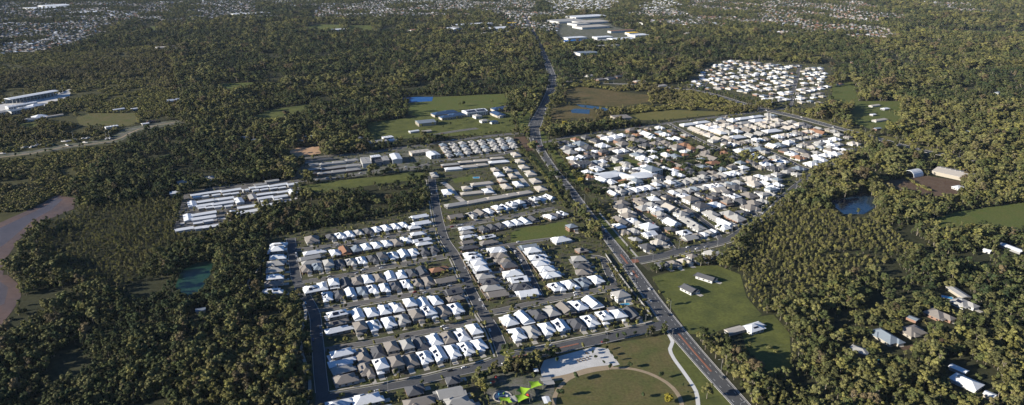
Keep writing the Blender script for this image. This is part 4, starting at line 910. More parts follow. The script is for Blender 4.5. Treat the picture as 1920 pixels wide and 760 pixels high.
# kinds: (lobes, spread, z0, z1, lobe radius, leaf, leaves per lobe, trunk height, trunk radius, bark, taper)
KINDS = [(13, 3.3, 6.5, 14.5, 1.65, .62, 85, 8.5, .32, 'bark', .2), (15, 4.2, 5.8, 13.0, 1.8, .66, 85, 7.5, .36, 'bark', .1), (11, 2.5, 4.5, 14.0, 1.55, .6, 85, 8.0, .26, 'bark', .45),
         (16, 4.8, 5.5, 10.5, 1.8, .66, 80, 5.5, .36, 'bark_dark', 0), (9, 2.0, 2.6, 9.2, 1.5, .58, 85, 4.0, .2, 'bark', .35),          # 0-4 bush trees
         (7, 2.6, 1.4, 3.2, 1.5, .8, 50, 1.5, .14, 'bark_dark', 0), (6, 2.0, 1.6, 4.6, 1.4, .8, 50, 1.8, .14, 'bark_dark', .2),           # 5-6 scrub
         (6, 1.25, 2.4, 5.0, 1.15, .6, 55, 2.4, .13, 'bark_dark', .15), (7, .75, 1.2, 7.0, .85, .55, 45, 1.2, .12, 'bark_dark', .75)]     # 7 street tree, 8 column
PROTO = []
for i, (nl, R, z0, z1, lr, lf, per, th, tr, bk, tp) in enumerate(KINDS):
    PROTO.append((crown_mesh('crown', 40+i, nl, R, z0, z1, lr, lf, per, 'leaves', tp), trunk_mesh('trunk', 40+i, th, tr, R, bk)))
YEL = crown_mesh('crown', 77, 7, 2.0, 2.6, 5.6, 1.6, .7, 60, 'yellow_leaves'); PNK = crown_mesh('crown', 78, 7, 2.2, 2.6, 5.6, 1.5, .7, 60, 'pink_leaves')
def tree(x, y, k, sc, rz, tint, label, group, name='tree', cm=None, sz=None):
    t = tag(link(name, None, None, (x, y, 0), rz), label, 'tree', group); t.scale = (sc, sc, sz or sc)
    c = link('crown', cm or PROTO[k][0], t); c['tint'] = tint
    link('trunk', PROTO[k][1], t); return t, c

def scatter(d0, d1, sp):
    ys = np.arange(d0, d1, sp*.9); xs = np.arange(-d1*.80-120, d1*.80+120, sp); XX, YY = np.meshgrid(xs, ys)
    XX = XX+nrs.uniform(-.48, .48, XX.shape)*sp+(np.arange(len(ys)) % 2)[:, None]*sp*.5; YY = YY+nrs.uniform(-.48, .48, YY.shape)*sp
    x, y = XX.ravel(), YY.ravel(); k = (np.abs(x) < y*.80+110) & (y >= d0) & (y < d1); x, y = x[k], y[k]
    i = ((x-X0)/CS).astype(int); j = ((y-Y0)/CS).astype(int); ok = (i >= 0) & (i < NX) & (j >= 0) & (j < NY); x, y, i, j = x[ok], y[ok], i[ok], j[ok]
    return x, y, LU[j, i]
T = []   # x, y, kind, scale, rot, tint, zone
for d0, d1, sp, big in ((400, 950, 5.3, .90), (950, 1700, 7.8, 1.30), (1700, 2800, 11.0, 1.75), (2800, 5300, 16.0, 2.35)):
    x, y, z = scatter(d0, d1, sp); n1 = vnoise(x, y, 45, 3); n2 = vnoise(x, y, 160, 5); n3 = vnoise(x, y, 22, 8); u = nrs.uniform(0, 1, len(x)); v = nrs.uniform(0, 1, len(x)); w = nrs.uniform(0, 1, len(x))
    bush = (z == 0) & (n1*.6+n3*.4 > (.28 if d0 < 1700 else .37)) & (u < (.92 if d0 < 1700 else .84))
    K = np.select([w < .22, w < .42, w < .66, w < .76], [0, 1, 2, 3], 4); S = big*(.42+.55*n1+.75*v**3)*(.78+.4*n2); tint = np.clip(-.05+.62*n2+.55*nrs.uniform(-.5, .6, len(x))+.2*n1, 0, .9); tint[v > .992] = .95
    young = (z == 5) & (u < .95); K[young] = np.select([w[young] < .42, w[young] < .55, w[young] < .75], [4, 2, 1], 0); S[young] = big*np.where(K[young] == 4, .55, .42)*(.8+.6*v[young]**2+.3*n1[young]); tint[young] = np.clip(.35+.5*v[young], 0, .85)
    mang = (z == 3) & (n1*.5+n3*.5 > .36) & (u < .93); tall = mang & (n2 > .62) & (w < .45)
    K[mang] = np.where(w[mang] < .6, 5, 6); S[mang] = big*(.8+.5*v[mang]+.45*n1[mang]); tint[mang] = np.clip(.52+.25*v[mang]+.25*n2[mang], 0, .88)
    K[tall] = 1; S[tall] = big*(.6+.3*v[tall])
    gard = (z == 2) & (u < (.42 if d0 < 1000 else .45)); K[gard] = np.where(w[gard] < .87, 7, 8); S[gard] = (.5+.75*v[gard]**2)*(1 if d0 < 1000 else 1.3); tint[gard] = np.clip(.25+.6*nrs.uniform(0, 1, gard.sum()), 0, .85)
    spr = (z == 6) & (u < .16*(1 if d0 < 1000 else 2.0)); K[spr] = np.where(w[spr] < .5, 5, 4); S[spr] = .6+.5*v[spr]
    sub = (z == 4) & (u < np.where(n2 > .66, .95, .85)); S[sub] = (1.0 if d0 < 2800 else 1.5)*(.45+.4*v[sub]+.2*n1[sub]); sb2 = sub & (n2 > .66); S[sb2] *= 1.35; tint[sub] = np.clip(tint[sub]-.15, 0, .8)
    vill = (z == 7) & (u < .5); K[vill] = 3; S[vill] = .8+.5*v[vill]; z = np.where(z == 7, 4, z); sub = sub | vill
    leaf = (z == 9) & (u < .62); K[leaf] = np.where(w[leaf] < .5, 4, 3); S[leaf] = .55+.35*v[leaf]; z = np.where(z == 9, 2, z)
    k = bush | young | mang | gard | spr | sub | leaf
    T.append(np.stack([x, y, K, S, nrs.uniform(0, 6.28, len(x)), tint, z], 1)[k])
T = np.concatenate(T)
# trees one can pick out: the largest in view become individual trees
dist = np.hypot(T[:, 0], T[:, 1])
yc = T[:, 1]; fw = T[:, 1]*math.cos(PITCH)+(H-6)*math.sin(PITCH); uu = np.abs(T[:, 0]/fw)*FPX; vv = (-(6-H)*math.cos(PITCH)-T[:, 1]*math.sin(PITCH))/fw*FPX
inview = (uu < 945) & (vv < 376) & ((T[:, 6] == 0) | (T[:, 6] == 5))
size = np.where(inview, T[:, 3]*np.array([4.6, 5.4, 3.6, 6, 3, 1, 1, 1, 1])[T[:, 2].astype(int)]/np.maximum(fw, 1), 0)
pick = np.argsort(-size)[:150]; rest = np.ones(len(T), bool); rest[pick] = False
CR = {}
for i in pick:
    x, y, k, s, r, tn, z = T[i]; side = 'left' if x < 0 else 'right'; k = int(k)
    lb = f"{['tall open-crowned', 'broad round-topped', 'slender upright', 'wide low spreading', 'small bushy'][k]} {'yellow-green' if tn > .6 else 'olive' if tn > .3 else 'dark green'} gum in the lower {side} bushland"
    t, c = tree(x, y, k, s, r, float(tn), lb, f'foreground trees of the lower {side} bush: '+lb.split(' in ')[0], 'gum_tree', None, s*.85); CR.setdefault(k, (c, t.children[1]))
# street and park trees, placed where the photograph shows them
PARK = [('1143 694 .8', 'round park tree on the loop path left of its top'), ('1181 691 .8', 'round park tree at the top of the loop path'), ('1240 710 .85', 'round park tree on the right of the loop path'), ('1080 713 1.0', 'round park tree at the upper left of the oval'), ('1050 745 1.1', 'round park tree at the lower left of the oval'),
        ('1280 726 .45', 'small yellowing sapling beside the white path'), ('1290 738 .3', 'tiny sapling beside the white path'), ('1138 657 .6', 'plaza-edge tree, first from the road'), ('1146 667 .6', 'plaza-edge tree, second from the road'), ('1154 677 .65', 'plaza-edge tree, third from the road'),
        ('1111 665 .55', 'upper tree in the plaza planter'), ('1117 674 .55', 'lower tree in the plaza planter'), ('1045 680 .7', 'lone tree in the middle of the plaza'), ('1132 683 .5', 'small dark tree at the plaza corner'), ('1325 748 1.9', 'large bushy tree between white path and road'), ('1205 747 .7', 'tree hidden beside the yellow park tree'),
        ('1135 645 .7', 'first verge tree along the park road'), ('1158 636 .8', 'second verge tree along the park road'), ('1170 633 .8', 'third verge tree along the park road'), ('1190 630 .7', 'fourth verge tree along the park road'), ('951 662 1.2', 'dense tree on the round island'), ('946 660 1.0', 'second tree on the round island'),
        ('1107 436 2.4', 'big gum beside the main road right of the vacant lots'), ('1104 450 1.8', 'dark rounded tree below the big roadside gum'), ('1088 440 1.3', 'bright green tree left of the big roadside gum'), ('700 327 3.0', 'big spreading gum by the townhouse street'), ('1185 285 3.0', 'tall gum in the leafy pocket lawn'),
        ('1395 300 3.0', 'left of the tall gums between the right estates'), ('1412 312 3.0', 'right of the tall gums between the right estates'), ('1140 540 1.0', 'tree by the sound fence'), ('1028 256 1.0', 'shrub tree right of the upper intersection')]
ntree = 0
for s, lb in PARK:
    px, py, sc = [float(t) for t in s.split()]; p = G(px, py); big = sc > 1.5
    k = [1, 3][ntree % 2] if big else 7; f = sc*.5 if big else sc*1.4
    t, c = tree(p.x, p.y, k, f, ntree*1.3, 0.03 if not big else .6, lb, None, 'gum_tree' if big else 'park_tree'); ntree += 1; CR.setdefault(k, (c, t.children[1]))
for px, py, sc, lb in ((1252, 755, 1.3, 'bright yellow tree at the bottom of the park'), (1058, 238, 2.2, 'bright yellow-green tree right of the upper intersection'), (1088, 345, 1.8, 'golden tree beside the main road')):
    p = G(px, py); tree(p.x, p.y, 7, sc, 0, .5, lb, None, 'yellow_tree', YEL)
p = G(963, 690); tree(p.x, p.y, 7, 1.2, 0, .5, 'pinkish bare-topped tree above the playground', None, 'pink_tree', PNK)
for px, py in pairs('920 700 905 715 912 735 915 752 948 706 985 690 978 705 990 700 1000 694 935 697 968 712 1000 712'):
    p = G(px, py); tree(p.x, p.y, 7, rnd.uniform(.9, 1.4), px, rnd.uniform(.2, .7), 'leafy tree clustered around the playground', 'trees around the playground', 'park_tree')
for k, r in enumerate(ROADS):
    if not r['path'] or k == 13 and False: continue
    L = r['L']; acc = 0; cnt = 0
    for i in range(1, len(L)-1):
        acc += (L[i]-L[i-1]).length
        if acc < 19: continue
        acc = rnd.uniform(-6, 4); t_ = (L[i+1]-L[i-1]).normalized(); nr = Vector((-t_.y, t_.x, 0)); s = rnd.choice([-1, 1]); q = L[i]+nr*s*(r['W'][i]/2+1.5)
        if near_other(k)(q) : continue
        tree(q.x, q.y, 7, rnd.uniform(.8, 1.35), i, rnd.uniform(.35, .85), f"small street tree on the {r['desc']}, {ordn(cnt)} along it", 'small street trees', 'street_tree'); cnt += 1
# tree rows: hedges along the main road and estate edges
def hedge_row(pts, step, k, s0, s1, label, group, t0=.2, t1=.7):
    L = [q for q, _ in smooth_line([G(*p) for p in pairs(pts)], step)]
    for i, q in enumerate(L):
        sc = rnd.uniform(s0, s1); EXTRA.append((q.x+rnd.uniform(-1, 1), q.y+rnd.uniform(-1, 1), k if rnd.random() < .7 else 7, sc, rnd.uniform(0, 6), rnd.uniform(t0, t1), 8))
EXTRA = []
hedge_row('972 280 985 290 1000 308 1020 330 1035 350 1050 372 1062 390', 5, 6, .7, 1.3, '', '')
hedge_row('978 278 992 294 1008 314 1028 338 1045 362', 6, 7, .8, 1.2, '', '')
hedge_row('1125 392 1140 405 1160 428 1180 452 1195 470', 4, 6, .6, 1.0, '', '', .4, .8)
hedge_row('1048 280 1058 296 1070 316 1082 335 1092 352', 6, 6, .8, 1.4, '', '', .4, .9)
hedge_row('1140 500 1155 520 1175 550 1195 580 1205 595', 6, 7, .7, 1.1, '', '', .4, .9)
hedge_row('1130 612 1160 606 1200 600', 4, 6, .6, .9, '', '')
hedge_row('1375 450 1400 432 1440 400 1480 365', 4, 6, .7, 1.1, '', '', .5, .8)
hedge_row('1545 322 1570 312 1600 300 1612 285', 4, 6, .8, 1.2, '', '', .6, .85)
hedge_row('1690 330 1715 345 1745 360', 3.5, 6, .8, 1.2, '', '', .65, .85)
hedge_row('810 262 860 256 920 250 965 246', 9, 6, .7, 1.2, '', '', .2, .6)
hedge_row('1000 150 1002 175 990 205 978 225', 8, 1, .8, 1.1, '', '', .3, .6)
hedge_row('1740 560 1770 580 1800 598 1815 606', 4, 6, .5, .7, '', '', .75, .85)
hedge_row('1730 603 1755 622 1772 634', 4, 6, .5, .7, '', '', .75, .85)
hedge_row('500 455 497 500 490 550', 5, 7, .7, 1.1, '', '')
hedge_row('556 350 552 368 548 384', 5, 1, .6, .8, '', '', .3, .6)
R_ = np.concatenate([T[rest], np.array(EXTRA)])

def grove(name, sel, label):
    A = R_[sel]
    if not len(A): return
    me = bpy.data.meshes.new(name); me.vertices.add(len(A)); co = np.zeros((len(A), 3)); co[:, :2] = A[:, :2]; me.vertices.foreach_set('co', co.ravel())
    for nm, ty, dat in (('kind_id', 'INT', A[:, 2].astype(int)), ('size', 'FLOAT', A[:, 3]), ('turn', 'FLOAT', A[:, 4]), ('tall', 'FLOAT', A[:, 3]*np.where(A[:, 6] == 4, .7, np.where(A[:, 1] > 2800, .52, np.where(A[:, 1] > 1700, .62, np.where(A[:, 1] > 950, .74, .85))))), ('tint', 'FLOAT', A[:, 5])):
        at = me.attributes.new(nm, ty, 'POINT'); at.data.foreach_set('value', dat)
    o = tag(link(name, me), label, 'trees', None, 'stuff')
    ng = bpy.data.node_groups.new(name, 'GeometryNodeTree'); ng.interface.new_socket('Geometry', in_out='INPUT', socket_type='NodeSocketGeometry'); ng.interface.new_socket('Geometry', in_out='OUTPUT', socket_type='NodeSocketGeometry')
    N = ng.nodes; Lk = ng.links; gi_ = N.new('NodeGroupInput'); go = N.new('NodeGroupOutput'); jn = N.new('GeometryNodeJoinGeometry')
    def attr(nm, ty): a = N.new('GeometryNodeInputNamedAttribute'); a.data_type = ty; a.inputs[0].default_value = nm; return a
    ka, sa_, ta = attr('kind_id', 'INT'), attr('size', 'FLOAT'), attr('turn', 'FLOAT'); cx = N.new('ShaderNodeCombineXYZ'); Lk.new(ta.outputs[0], cx.inputs[2]); za = attr('tall', 'FLOAT'); sv = N.new('ShaderNodeCombineXYZ'); [Lk.new(sa_.outputs[0], sv.inputs[q]) for q in (0, 1)]; Lk.new(za.outputs[0], sv.inputs[2])
    for k in sorted(set(A[:, 2].astype(int))):
        if k not in CR: continue
        j2 = N.new('GeometryNodeJoinGeometry')
        for ob in CR[k]:
            oi = N.new('GeometryNodeObjectInfo'); oi.inputs[0].default_value = ob; oi.transform_space = 'ORIGINAL'; Lk.new(oi.outputs['Geometry'], j2.inputs[0])
        cp = N.new('FunctionNodeCompare'); cp.data_type = 'INT'; cp.operation = 'EQUAL'; Lk.new(ka.outputs[0], cp.inputs[2]); cp.inputs[3].default_value = int(k)
        ip = N.new('GeometryNodeInstanceOnPoints'); Lk.new(gi_.outputs[0], ip.inputs['Points']); Lk.new(cp.outputs[0], ip.inputs['Selection']); Lk.new(j2.outputs[0], ip.inputs['Instance']); Lk.new(cx.outputs[0], ip.inputs['Rotation']); Lk.new(sv.outputs[0], ip.inputs['Scale'])
        Lk.new(ip.outputs[0], jn.inputs[0])
    Lk.new(jn.outputs[0], go.inputs[0]); md = o.modifiers.new('trees', 'NODES'); md.node_group = ng
    return o
for px, py, sc in ((858, 226, 1.2), (872, 230, 1.0), (845, 236, 1.1), (915, 232, 1.0), (870, 199, 1.6), (862, 200, 1.4), (922, 195, 1.5), (820, 233, 1.3), (812, 236, 1.1), (940, 236, 1.0), (955, 232, 1.3), (790, 240, 1.2), (830, 242, 1.1), (900, 240, .9)):
    p = G(px, py); tree(p.x, p.y, 7, sc*1.3, px, .3, 'small dark tree standing in the school grounds', 'trees of the school grounds', 'school_tree')
# one named example of each remaining kind, standing in the picture
for k, px, py, lb in ((5, 250, 262, 'low olive mangrove shrub beside the boat yard'), (6, 140, 300, 'upright mangrove shrub below the boat yard'), (8, 908, 508, 'narrow cypress in a garden by the cross street'), (2, 560, 372, 'slender gum at the end of the cabin park'), (3, 735, 372, 'wide gum above the top estate row'), (0, 800, 372, 'tall gum by the central cross street'), (1, 470, 425, 'round gum below the cabin park'), (4, 440, 432, 'small gum below the cabin park'), (7, 880, 600, 'small tree at the cross street corner')):
    if k not in CR:
        p = G(px, py); t, c = tree(p.x, p.y, k, .9, 0, .5, lb, None, 'gum_tree' if k < 5 else 'shrub'); CR[k] = (c, t.children[1])
zz = R_[:, 6]; near = R_[:, 1] < 1700
grove('bushland', ((zz == 0) | (zz == 5)) & near, 'dense olive-green bushland filling the near and middle ground')
grove('far_bushland', ((zz == 0) | (zz == 5)) & ~near, 'far forest canopy stretching towards the top of the picture')
grove('mangrove_scrub', zz == 3, 'low olive mangrove scrub on the left')
grove('garden_shrubbery', ((zz == 2) | (zz == 8)), 'garden shrubs and hedges among the houses')
grove('scattered_scrub', zz == 6, 'scattered scrub on the clearings')
grove('suburb_trees', zz == 4, 'trees scattered through the far suburbs')
print('instances', len(R_), 'individual trees', sum(1 for o in COL.objects if o.get('category') == 'tree'))

# ---------------------------------------------------------------- cars
def car_meshes(colr):
    mb = MB(); prof = [(-2.2, .35), (-2.25, .75), (-1.9, .95), (-.9, 1.0), (1.2, 1.0), (2.1, .9), (2.25, .55), (2.2, .35)]; n = len(prof)
    for s in (-.9, .9): mb.V += [(x, s*(.98 if z < .9 else .93), z) for x, z in prof]
    for i in range(n): mb.F.append([i, (i+1) % n, n+(i+1) % n, n+i])
    mb.F += [list(range(n))[::-1], list(range(n, 2*n))]
    body = mb.mesh('body', 'paint_'+colr)
    def cab(z0, z1, a, b, wd, m, nm):
        mb = MB(); V = [(a[0], -wd[0], z0), (a[1], -wd[0], z0), (a[1], wd[0], z0), (a[0], wd[0], z0), (b[0], -wd[1], z1), (b[1], -wd[1], z1), (b[1], wd[1], z1), (b[0], wd[1], z1)]
        mb.V = V; mb.F = [[0, 3, 2, 1], [4, 5, 6, 7], [0, 1, 5, 4], [1, 2, 6, 5], [2, 3, 7, 6], [3, 0, 4, 7]]; return mb.mesh(nm, m)
    wh = MB().tube((0, -.12, 0), (0, .12, 0), .33, .33, 10).mesh('wheel', 'rubber')
    return body, cab(.97, 1.42, (-1.6, 1.5), (-.9, 1.1), (.86, .68), 'glass', 'window'), cab(1.42, 1.48, (-.92, 1.12), (-.85, 1.05), (.69, .64), 'paint_'+colr, 'roof'), wh
CM_ = {c: car_meshes(c) for c in CARC}
carn = {}
def car(p, rz, colr, desc):
    k = carn.get((colr, desc), 0); carn[(colr, desc)] = k+1
    t = thing('car', f'{ordn(k)} {colr} car on the {desc}', 'car', p, rz, 'cars on the roads')
    b, g, r, w = CM_[colr]; link('body', b, t); link('window', g, t); link('roof', r, t)
    for x in (-1.4, 1.4):
        for y in (-.82, .82): link('wheel', w, t, (x, y, .33))
cols = ['white']*7+['silver']*4+['grey', 'grey', 'black', 'black', 'red', 'blue']
for k, r in enumerate(ROADS):
    if r['m'] in ('dirt', 'tan_path', 'concrete') or k in (0, 1): continue
    L = r['L']; tot = sum((L[i+1]-L[i]).length for i in range(len(L)-1)); n = int(tot/(34 if L[0].y < 1100 else 60)); 
    for q in range(n):
        i = rnd.randrange(2, max(3, len(L)-2)); i = min(i, len(L)-2); t_ = (L[i+1]-L[i]).normalized(); nr = Vector((-t_.y, t_.x, 0)); s = rnd.choice([-1, 1])
        p = L[i]+t_*rnd.uniform(-3, 3)+nr*s*(r['W'][i]/2-1.25)
        if near_other(k)(p): continue
        car((p.x, p.y, r['z']), math.atan2(t_.y, t_.x)+(math.pi if s > 0 else 0), rnd.choice(cols), r['desc'])
for px, py, c, off in ((1218, 546, 'white', 3.4), (1355, 712, 'grey', 3.6), (1225, 562, 'silver', -3.5), (1190, 512, 'white', -3.8), (1010, 275, 'red', 4), (1004, 262, 'white', -4), (1013, 283, 'white', -4), (1018, 205, 'white', 6), (1028, 175, 'silver', -6), (1030, 150, 'white', 7), (1048, 330, 'grey', 3), (1130, 434, 'white', 3), (1090, 382, 'silver', -3), (1246, 592, 'black', 4), (1024, 120, 'white', -5)):
    i = min(int(main_t(px, py)*len(MAIN['L'])), len(MAIN['L'])-2); Lm = MAIN['L']; t_ = (Lm[i+1]-Lm[i]).normalized(); p = Lm[i]+Vector((-t_.y, t_.x, 0))*off
    car((p.x, p.y, MAIN['z']), math.atan2(t_.y, t_.x), c, 'main road')
for px, py, off in ((1500, 222, 4), (1565, 239, -4), (1610, 251, 4), (1440, 207, -5)):
    r = ROADS[1]; g = G(px, py); i = min(range(len(r['L'])-1), key=lambda i: (r['L'][i]-g).length); t_ = (r['L'][i+1]-r['L'][i]).normalized(); p = r['L'][i]+Vector((-t_.y, t_.x, 0))*off
    car((p.x, p.y, r['z']), math.atan2(t_.y, t_.x), 'white', 'crossing highway')

# ---------------------------------------------------------------- street lamps
lampm = (MB().tube((0, 0, 0), (0, 0, 10), .13, .08, 6).mesh('pole', 'steel'), MB().tube((0, 0, 9.9), (2.6, 0, 10.5), .06, .05, 5).mesh('arm', 'steel'), MB().box(2.4, 3.3, -.18, .18, 10.42, 10.58).mesh('lamp_head', 'lamp_glass'), MB().box(-.3, .3, -.3, .3, 0, .35).mesh('base', 'concrete'))
def lamp(p, rz, label, group):
    t = thing('street_lamp', label, 'street lamp', p, rz, group)
    for nm, me in zip(('pole', 'arm', 'lamp_head', 'base'), lampm): link(nm, me, t)
for ri, dd, side_names in ((0, 48, ('left', 'right')), (1, 70, ('near', 'far')), (13, 40, ('near', 'far')), (2, 45, ('far', 'near'))):
    r = ROADS[ri]; L = r['L']; acc = 30; n = 0
    for i in range(1, len(L)-1):
        acc += (L[i]-L[i-1]).length
        if acc < dd or L[i].y > 2300: continue
        acc = 0; t_ = (L[i+1]-L[i]).normalized(); s = 1 if n % 2 else -1; nr = Vector((-t_.y, t_.x, 0))*s; p = L[i]+nr*(r['W'][i]/2+1.2)
        lamp((p.x, p.y, 0), math.atan2(-nr.y, -nr.x), f"street lamp on the {side_names[(s+1)//2]} side of the {r['desc']}, {ordn(n)} along it", 'street lamps'); n += 1

# ---------------------------------------------------------------- boats
def boat_meshes():
    V = []; F = []; st = [(-5, 1.3, .3), (-3, 1.7, .1), (0, 1.8, 0), (3, 1.2, .1), (5.2, .08, .5)]
    for x, w, k in st: V += [(x, -w, 1.7+.04*x), (x, -w*.75, .9), (x, 0, k+.35), (x, w*.75, .9), (x, w, 1.7+.04*x)]
    for i in range(4):
        for k in range(4): a = i*5+k; F.append([a, a+1, a+6, a+5])
        F.append([i*5, i*5+5, i*5+9, i*5+4])
    F.append([0, 4, 3, 2, 1]); hull = new_mesh('hull', V, F, 'sail_white')
    cab = MB().box(-2.8, 1.6, -1.0, 1.0, 1.65, 2.5).box(-2.2, .9, -.8, .8, 2.5, 2.75).mesh('cabin', 'roof_cream'); mast = MB().tube((.6, 0, 2.5), (.6, 0, 15), .1, .06, 6).tube((.6, 0, 3.6), (-4, 0, 3.7), .07, .05, 5).mesh('mast', 'sail_white')
    cr = MB().box(-3, -2.8, -1.5, 1.5, 0, .95).box(1.6, 1.8, -1.2, 1.2, 0, .95).mesh('cradle', 'dark_metal'); return hull, cab, mast, cr
BM = boat_meshes()
def boat(px, py, sc, mast, label, rz, group):
    p = G(px, py); t = thing('yacht' if mast else 'motor_boat', label, 'boat', (p.x, p.y, .16), rz, group); t.scale = (sc, sc, sc)
    link('hull', BM[0], t); link('cabin', BM[1], t); link('cradle', BM[3], t)
    if mast: link('mast', BM[2], t)
for i, (px, py, m) in enumerate(((47, 278, 0), (61, 277, 0), (69, 274, 1), (77, 274, 0), (85, 273, 0), (95, 273, 0), (121, 267, 0), (130, 266, 0), (139, 264, 1), (155, 262, 0), (164, 261, 0), (200, 262, 1), (206, 261, 1), (126, 274, 0), (160, 269, 0), (5, 290, 0))):
    boat(px, py, 1.15, m, f"white {'yacht with tall mast' if m else 'motor boat'} on the boat yard strip, {ordn(sum(1 for q in (47,61,69,77,85,95,121,130,139,155,164,200,206,126,160,5) if q < px))} from left", i*.35+1.0, 'boats on the boat yard')
n = 0
for s in np.linspace(0, 1, 20):
    px, py = 6+s*112, 193-s*17+rnd.uniform(-1, 1); n += 1
    boat(px, py, 1.2, n % 4 == 0, f"boat standing in front of the long boat shed, {ordn(n-1)} from left", 2.2+rnd.uniform(-.2, .2), 'boats at the marina')
hall(209, 237, 22, 8, 4, (200, 239, 220, 236), 'roof_white', 'wall_white', 'small white office at the boat yard', 'flat', 'shed', 'shed', wins=False)

# ---------------------------------------------------------------- playground, plaza, pools
def sail(px, py, size, label, rz):
    p = G(px, py); t = thing('shade_sail', label, 'shade sail', (p.x, p.y, 0), rz); V = []; F = []; n = 6
    C = [(-size, -size*.8, 3.2), (size, -size, 5.2), (size*.9, size, 3.4), (-size*.8, size*.8, 5.0)]
    for z in (0, -.05):
        for i in range(n+1):
            for j in range(n+1):
                u, v = i/n, j/n; q = [(C[0][k]*(1-u)+C[1][k]*u)*(1-v)+(C[3][k]*(1-u)+C[2][k]*u)*v for k in range(3)]
                pull = .16*(math.sin(math.pi*u)*(1-2*v)*abs(1-2*v)+0); pul2 = .16*math.sin(math.pi*v)*(1-2*u)*abs(1-2*u)
                V.append((q[0]+pul2*size, q[1]+pull*size, q[2]-.5*math.sin(math.pi*u)*math.sin(math.pi*v)+z))
    m = (n+1)**2
    for i in range(n):
        for j in range(n):
            a = i*(n+1)+j; F += [[a, a+n+1, a+n+2, a+1], [m+a, m+a+1, m+a+n+2, m+a+n+1]]
    link('canopy', new_mesh('canopy', V, F, 'lime_fabric'), t)
    for c in C: link('post', MB().tube((c[0], c[1], 0), (c[0]*1.05, c[1]*1.05, c[2]+.2), .1, .08, 6).mesh('post', 'steel'), t)
for px, py, sz, lb, rz in ((1003, 729, 4.6, 'topmost lime green shade sail', .3), (980, 741, 4.6, 'middle lime green shade sail', 1.0), (977, 754, 4.6, 'lime green shade sail below the middle one', .5), (947, 760, 4.8, 'lime green shade sail at the bottom edge', .2)): sail(px, py, sz, lb+' over the playground', rz)
def ring():
    p = G(942, 744); t = thing('splash_circle', 'round dark splash circle with pale rim in the playground', 'play area', (p.x, p.y, 0)); n = 28
    def annulus(r0, r1, z): 
        V = []; F = []
        for r, zz in ((r0, 0), (r0, z), (r1, z), (r1, 0)): V += [(math.cos(2*math.pi*i/n)*r, math.sin(2*math.pi*i/n)*r, zz) for i in range(n)]
        for k in range(3): F += [[k*n+i, k*n+(i+1) % n, k*n+n+(i+1) % n, k*n+n+i] for i in range(n)]
        return V, F
    V, F = annulus(6.4, 7.4, .45); link('rim', new_mesh('rim', V, F, 'concrete'), t)
    link('surface', new_mesh('surface', [(math.cos(2*math.pi*i/n)*6.4, math.sin(2*math.pi*i/n)*6.4, .2) for i in range(n)], [list(range(n))], 'navy_roof'), t)
    for a in range(5): link('play_panel', MB().box(-.8, .8, -.15, .15, .2, 1.5).mesh('play_panel', ['sail_white', 'lime_fabric', 'pool_water', 'sail_white', 'red_plastic'][a]), t, (math.cos(a*1.25)*3.4, math.sin(a*1.25)*3.4, 0), a*.9)
ring()
def shelter(px, py, w, d, label, m='roof_white'):
    p = G(px, py, 3); t = thing('picnic_shelter', label, 'shelter', (p.x, p.y, 0), .2); link('roof', MB().hip(0, 0, w, d, 2.9, .12, .3, .15, True).mesh('roof', m), t)
    for x in (-w/2+.3, w/2-.3):
        for y in (-d/2+.3, d/2-.3): link('post', cached('shp', lambda: MB().box(-.1, .1, -.1, .1, 0, 2.95).mesh('post', 'steel')), t, (x, y, 0))
    link('table', MB().box(-1, 1, -.4, .4, .7, .78).box(-.15, .15, -.2, .2, 0, .7).mesh('table', 'timber'), t)
shelter(1024, 711, 8, 4.5, 'upper pale shelter between plaza and playground', 'roof_grey'); shelter(1029, 718, 8, 4.5, 'lower pale shelter between plaza and playground', 'roof_grey'); shelter(1025, 750, 5, 8, 'narrow pale shelter left of the oval'); shelter(967, 748, 6, 7, 'grey shelter between the shade sails', 'roof_grey'); shelter(1005, 694, 3, 4, 'small pale shelter at the plaza corner')
def play_tower(px, py, label, rz):
    p = G(px, py); t = thing('play_tower', label, 'play equipment', (p.x, p.y, 0), rz)
    for x in (-1, 1):
        for y in (-1, 1): link('post', cached('ptp', lambda: MB().tube((0, 0, 0), (0, 0, 3.4), .1, .1, 6).mesh('post', 'timber')), t, (x, y, 0))
    link('platform', MB().box(-1.1, 1.1, -1.1, 1.1, 1.5, 1.62).mesh('platform', 'timber'), t); link('roof', MB().hip(0, 0, 2.4, 2.4, 3.3, .7, .2, .08).mesh('roof', 'red_plastic'), t)
    V = [(1.1, -.4, 1.6), (1.1, .4, 1.6), (4.2, .4, .25), (4.2, -.4, .25)]; V += [(x, y, z-.1) for x, y, z in V]; link('slide', new_mesh('slide', V, [[0, 3, 2, 1], [4, 5, 6, 7], [0, 1, 5, 4], [1, 2, 6, 5], [2, 3, 7, 6], [3, 0, 4, 7]], 'pool_water'), t)
play_tower(930, 713, 'play tower with blue slide at the playground top', .8); play_tower(925, 723, 'play tower with blue slide left of the splash circle', 2.2); play_tower(990, 748, 'play tower with blue slide under the lime sails', 1.2)
sbm = MB().box(-.7, .7, -.7, .7, 0, .5).box(-.5, .5, -.5, .5, .5, .62).mesh('seat_block', 'timber')
for i, (px, py) in enumerate(pairs('1083 676 1088 674 1094 673 1100 671 1106 669 1086 679 1092 677 1098 676 1104 674 1099 662 1101 664')):
    p = G(px, py); o = link('seat_block', sbm, None, (p.x, p.y, .1)); tag(o, 'small dark seat block on the pale plaza', 'seat', 'seat blocks scattered on the plaza')
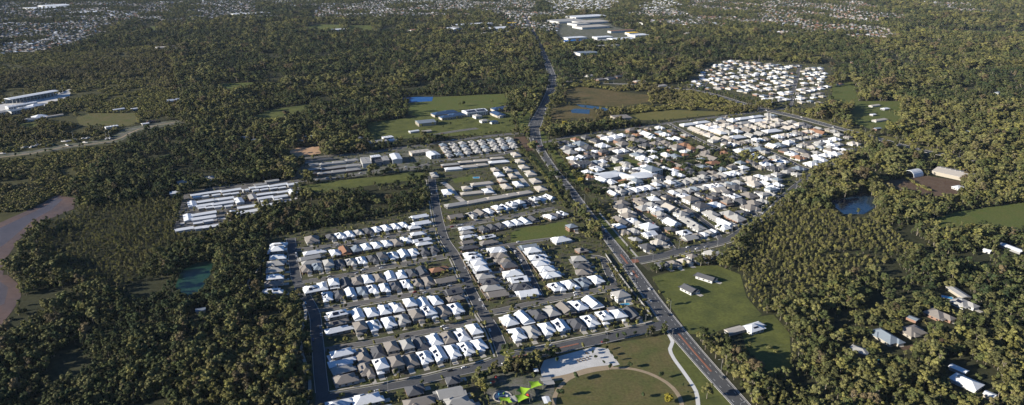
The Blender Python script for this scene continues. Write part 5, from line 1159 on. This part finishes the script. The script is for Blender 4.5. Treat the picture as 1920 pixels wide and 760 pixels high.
def pool(px, py, w, d, rz, label):
    p = G(px, py); t = thing('swimming_pool', label, 'pool', (p.x, p.y, .16), rz); link('coping', MB().box(-w/2-.8, w/2+.8, -d/2-.8, -d/2, 0, .12).box(-w/2-.8, w/2+.8, d/2, d/2+.8, 0, .12).box(-w/2-.8, -w/2, -d/2, d/2, 0, .12).box(w/2, w/2+.8, -d/2, d/2, 0, .12).mesh('coping', 'concrete'), t)
    link('water', MB().box(-w/2, w/2, -d/2, d/2, 0, .05).mesh('water', 'pool_water'), t)
pool(893, 333.5, 9, 7, .1, 'blue pool of the townhouse estate'); pool(1776, 558, 9, 5, -.5, 'blue pool beside the grey-roofed villa at right'); pool(1644, 678, 9, 7, .2, 'light blue pool in the lower right trees'); pool(709, 489, 4, 7, .2, 'teal pool between houses of the third row'); pool(666, 694, 4, 6, .2, 'teal pool at the left of the ninth row'); pool(1172, 571, 9, 4, .2, 'turquoise pool by the sound fence'); pool(1740, 575, 10, 5, -.5, 'dark pool above the brown-roofed house')
# sound fence along the left of the main road
L = [q for q, _ in smooth_line([G(*p) for p in pairs('1135 478 1150 500 1175 535 1205 572 1222 596')], 6)]
t = thing('sound_fence', 'grey sound fence along the left of the main road', 'fence', (L[0].x, L[0].y, 0))
for a, b in zip(L[:-1], L[1:]):
    dv = b-a; link('fence_panel', MB().box(.05, dv.length-.05, -.08, .08, 0, 2.2).mesh('fence_panel', 'wall_grey'), t, (a.x-L[0].x, a.y-L[0].y, 0), math.atan2(dv.y, dv.x))

# ---------------------------------------------------------------- haze
HAZE = 0.000012
if HAZE:
    hm = bpy.data.materials.new('haze'); hm.use_nodes = True; nt = hm.node_tree; nt.nodes.remove(nt.nodes['Principled BSDF']); pv = nt.nodes.new('ShaderNodeVolumePrincipled')
    pv.inputs['Color'].default_value = (.70, .84, 1, 1); pv.inputs['Density'].default_value = HAZE; nt.links.new(pv.outputs[0], nt.nodes['Material Output'].inputs['Volume']); MATS['haze'] = hm
    tag(link('haze', MB().box(-20500, 20500, -3500, 40500, -1, 340).mesh('haze', 'haze')), 'thin bluish air over the whole landscape', 'haze', None, 'stuff')
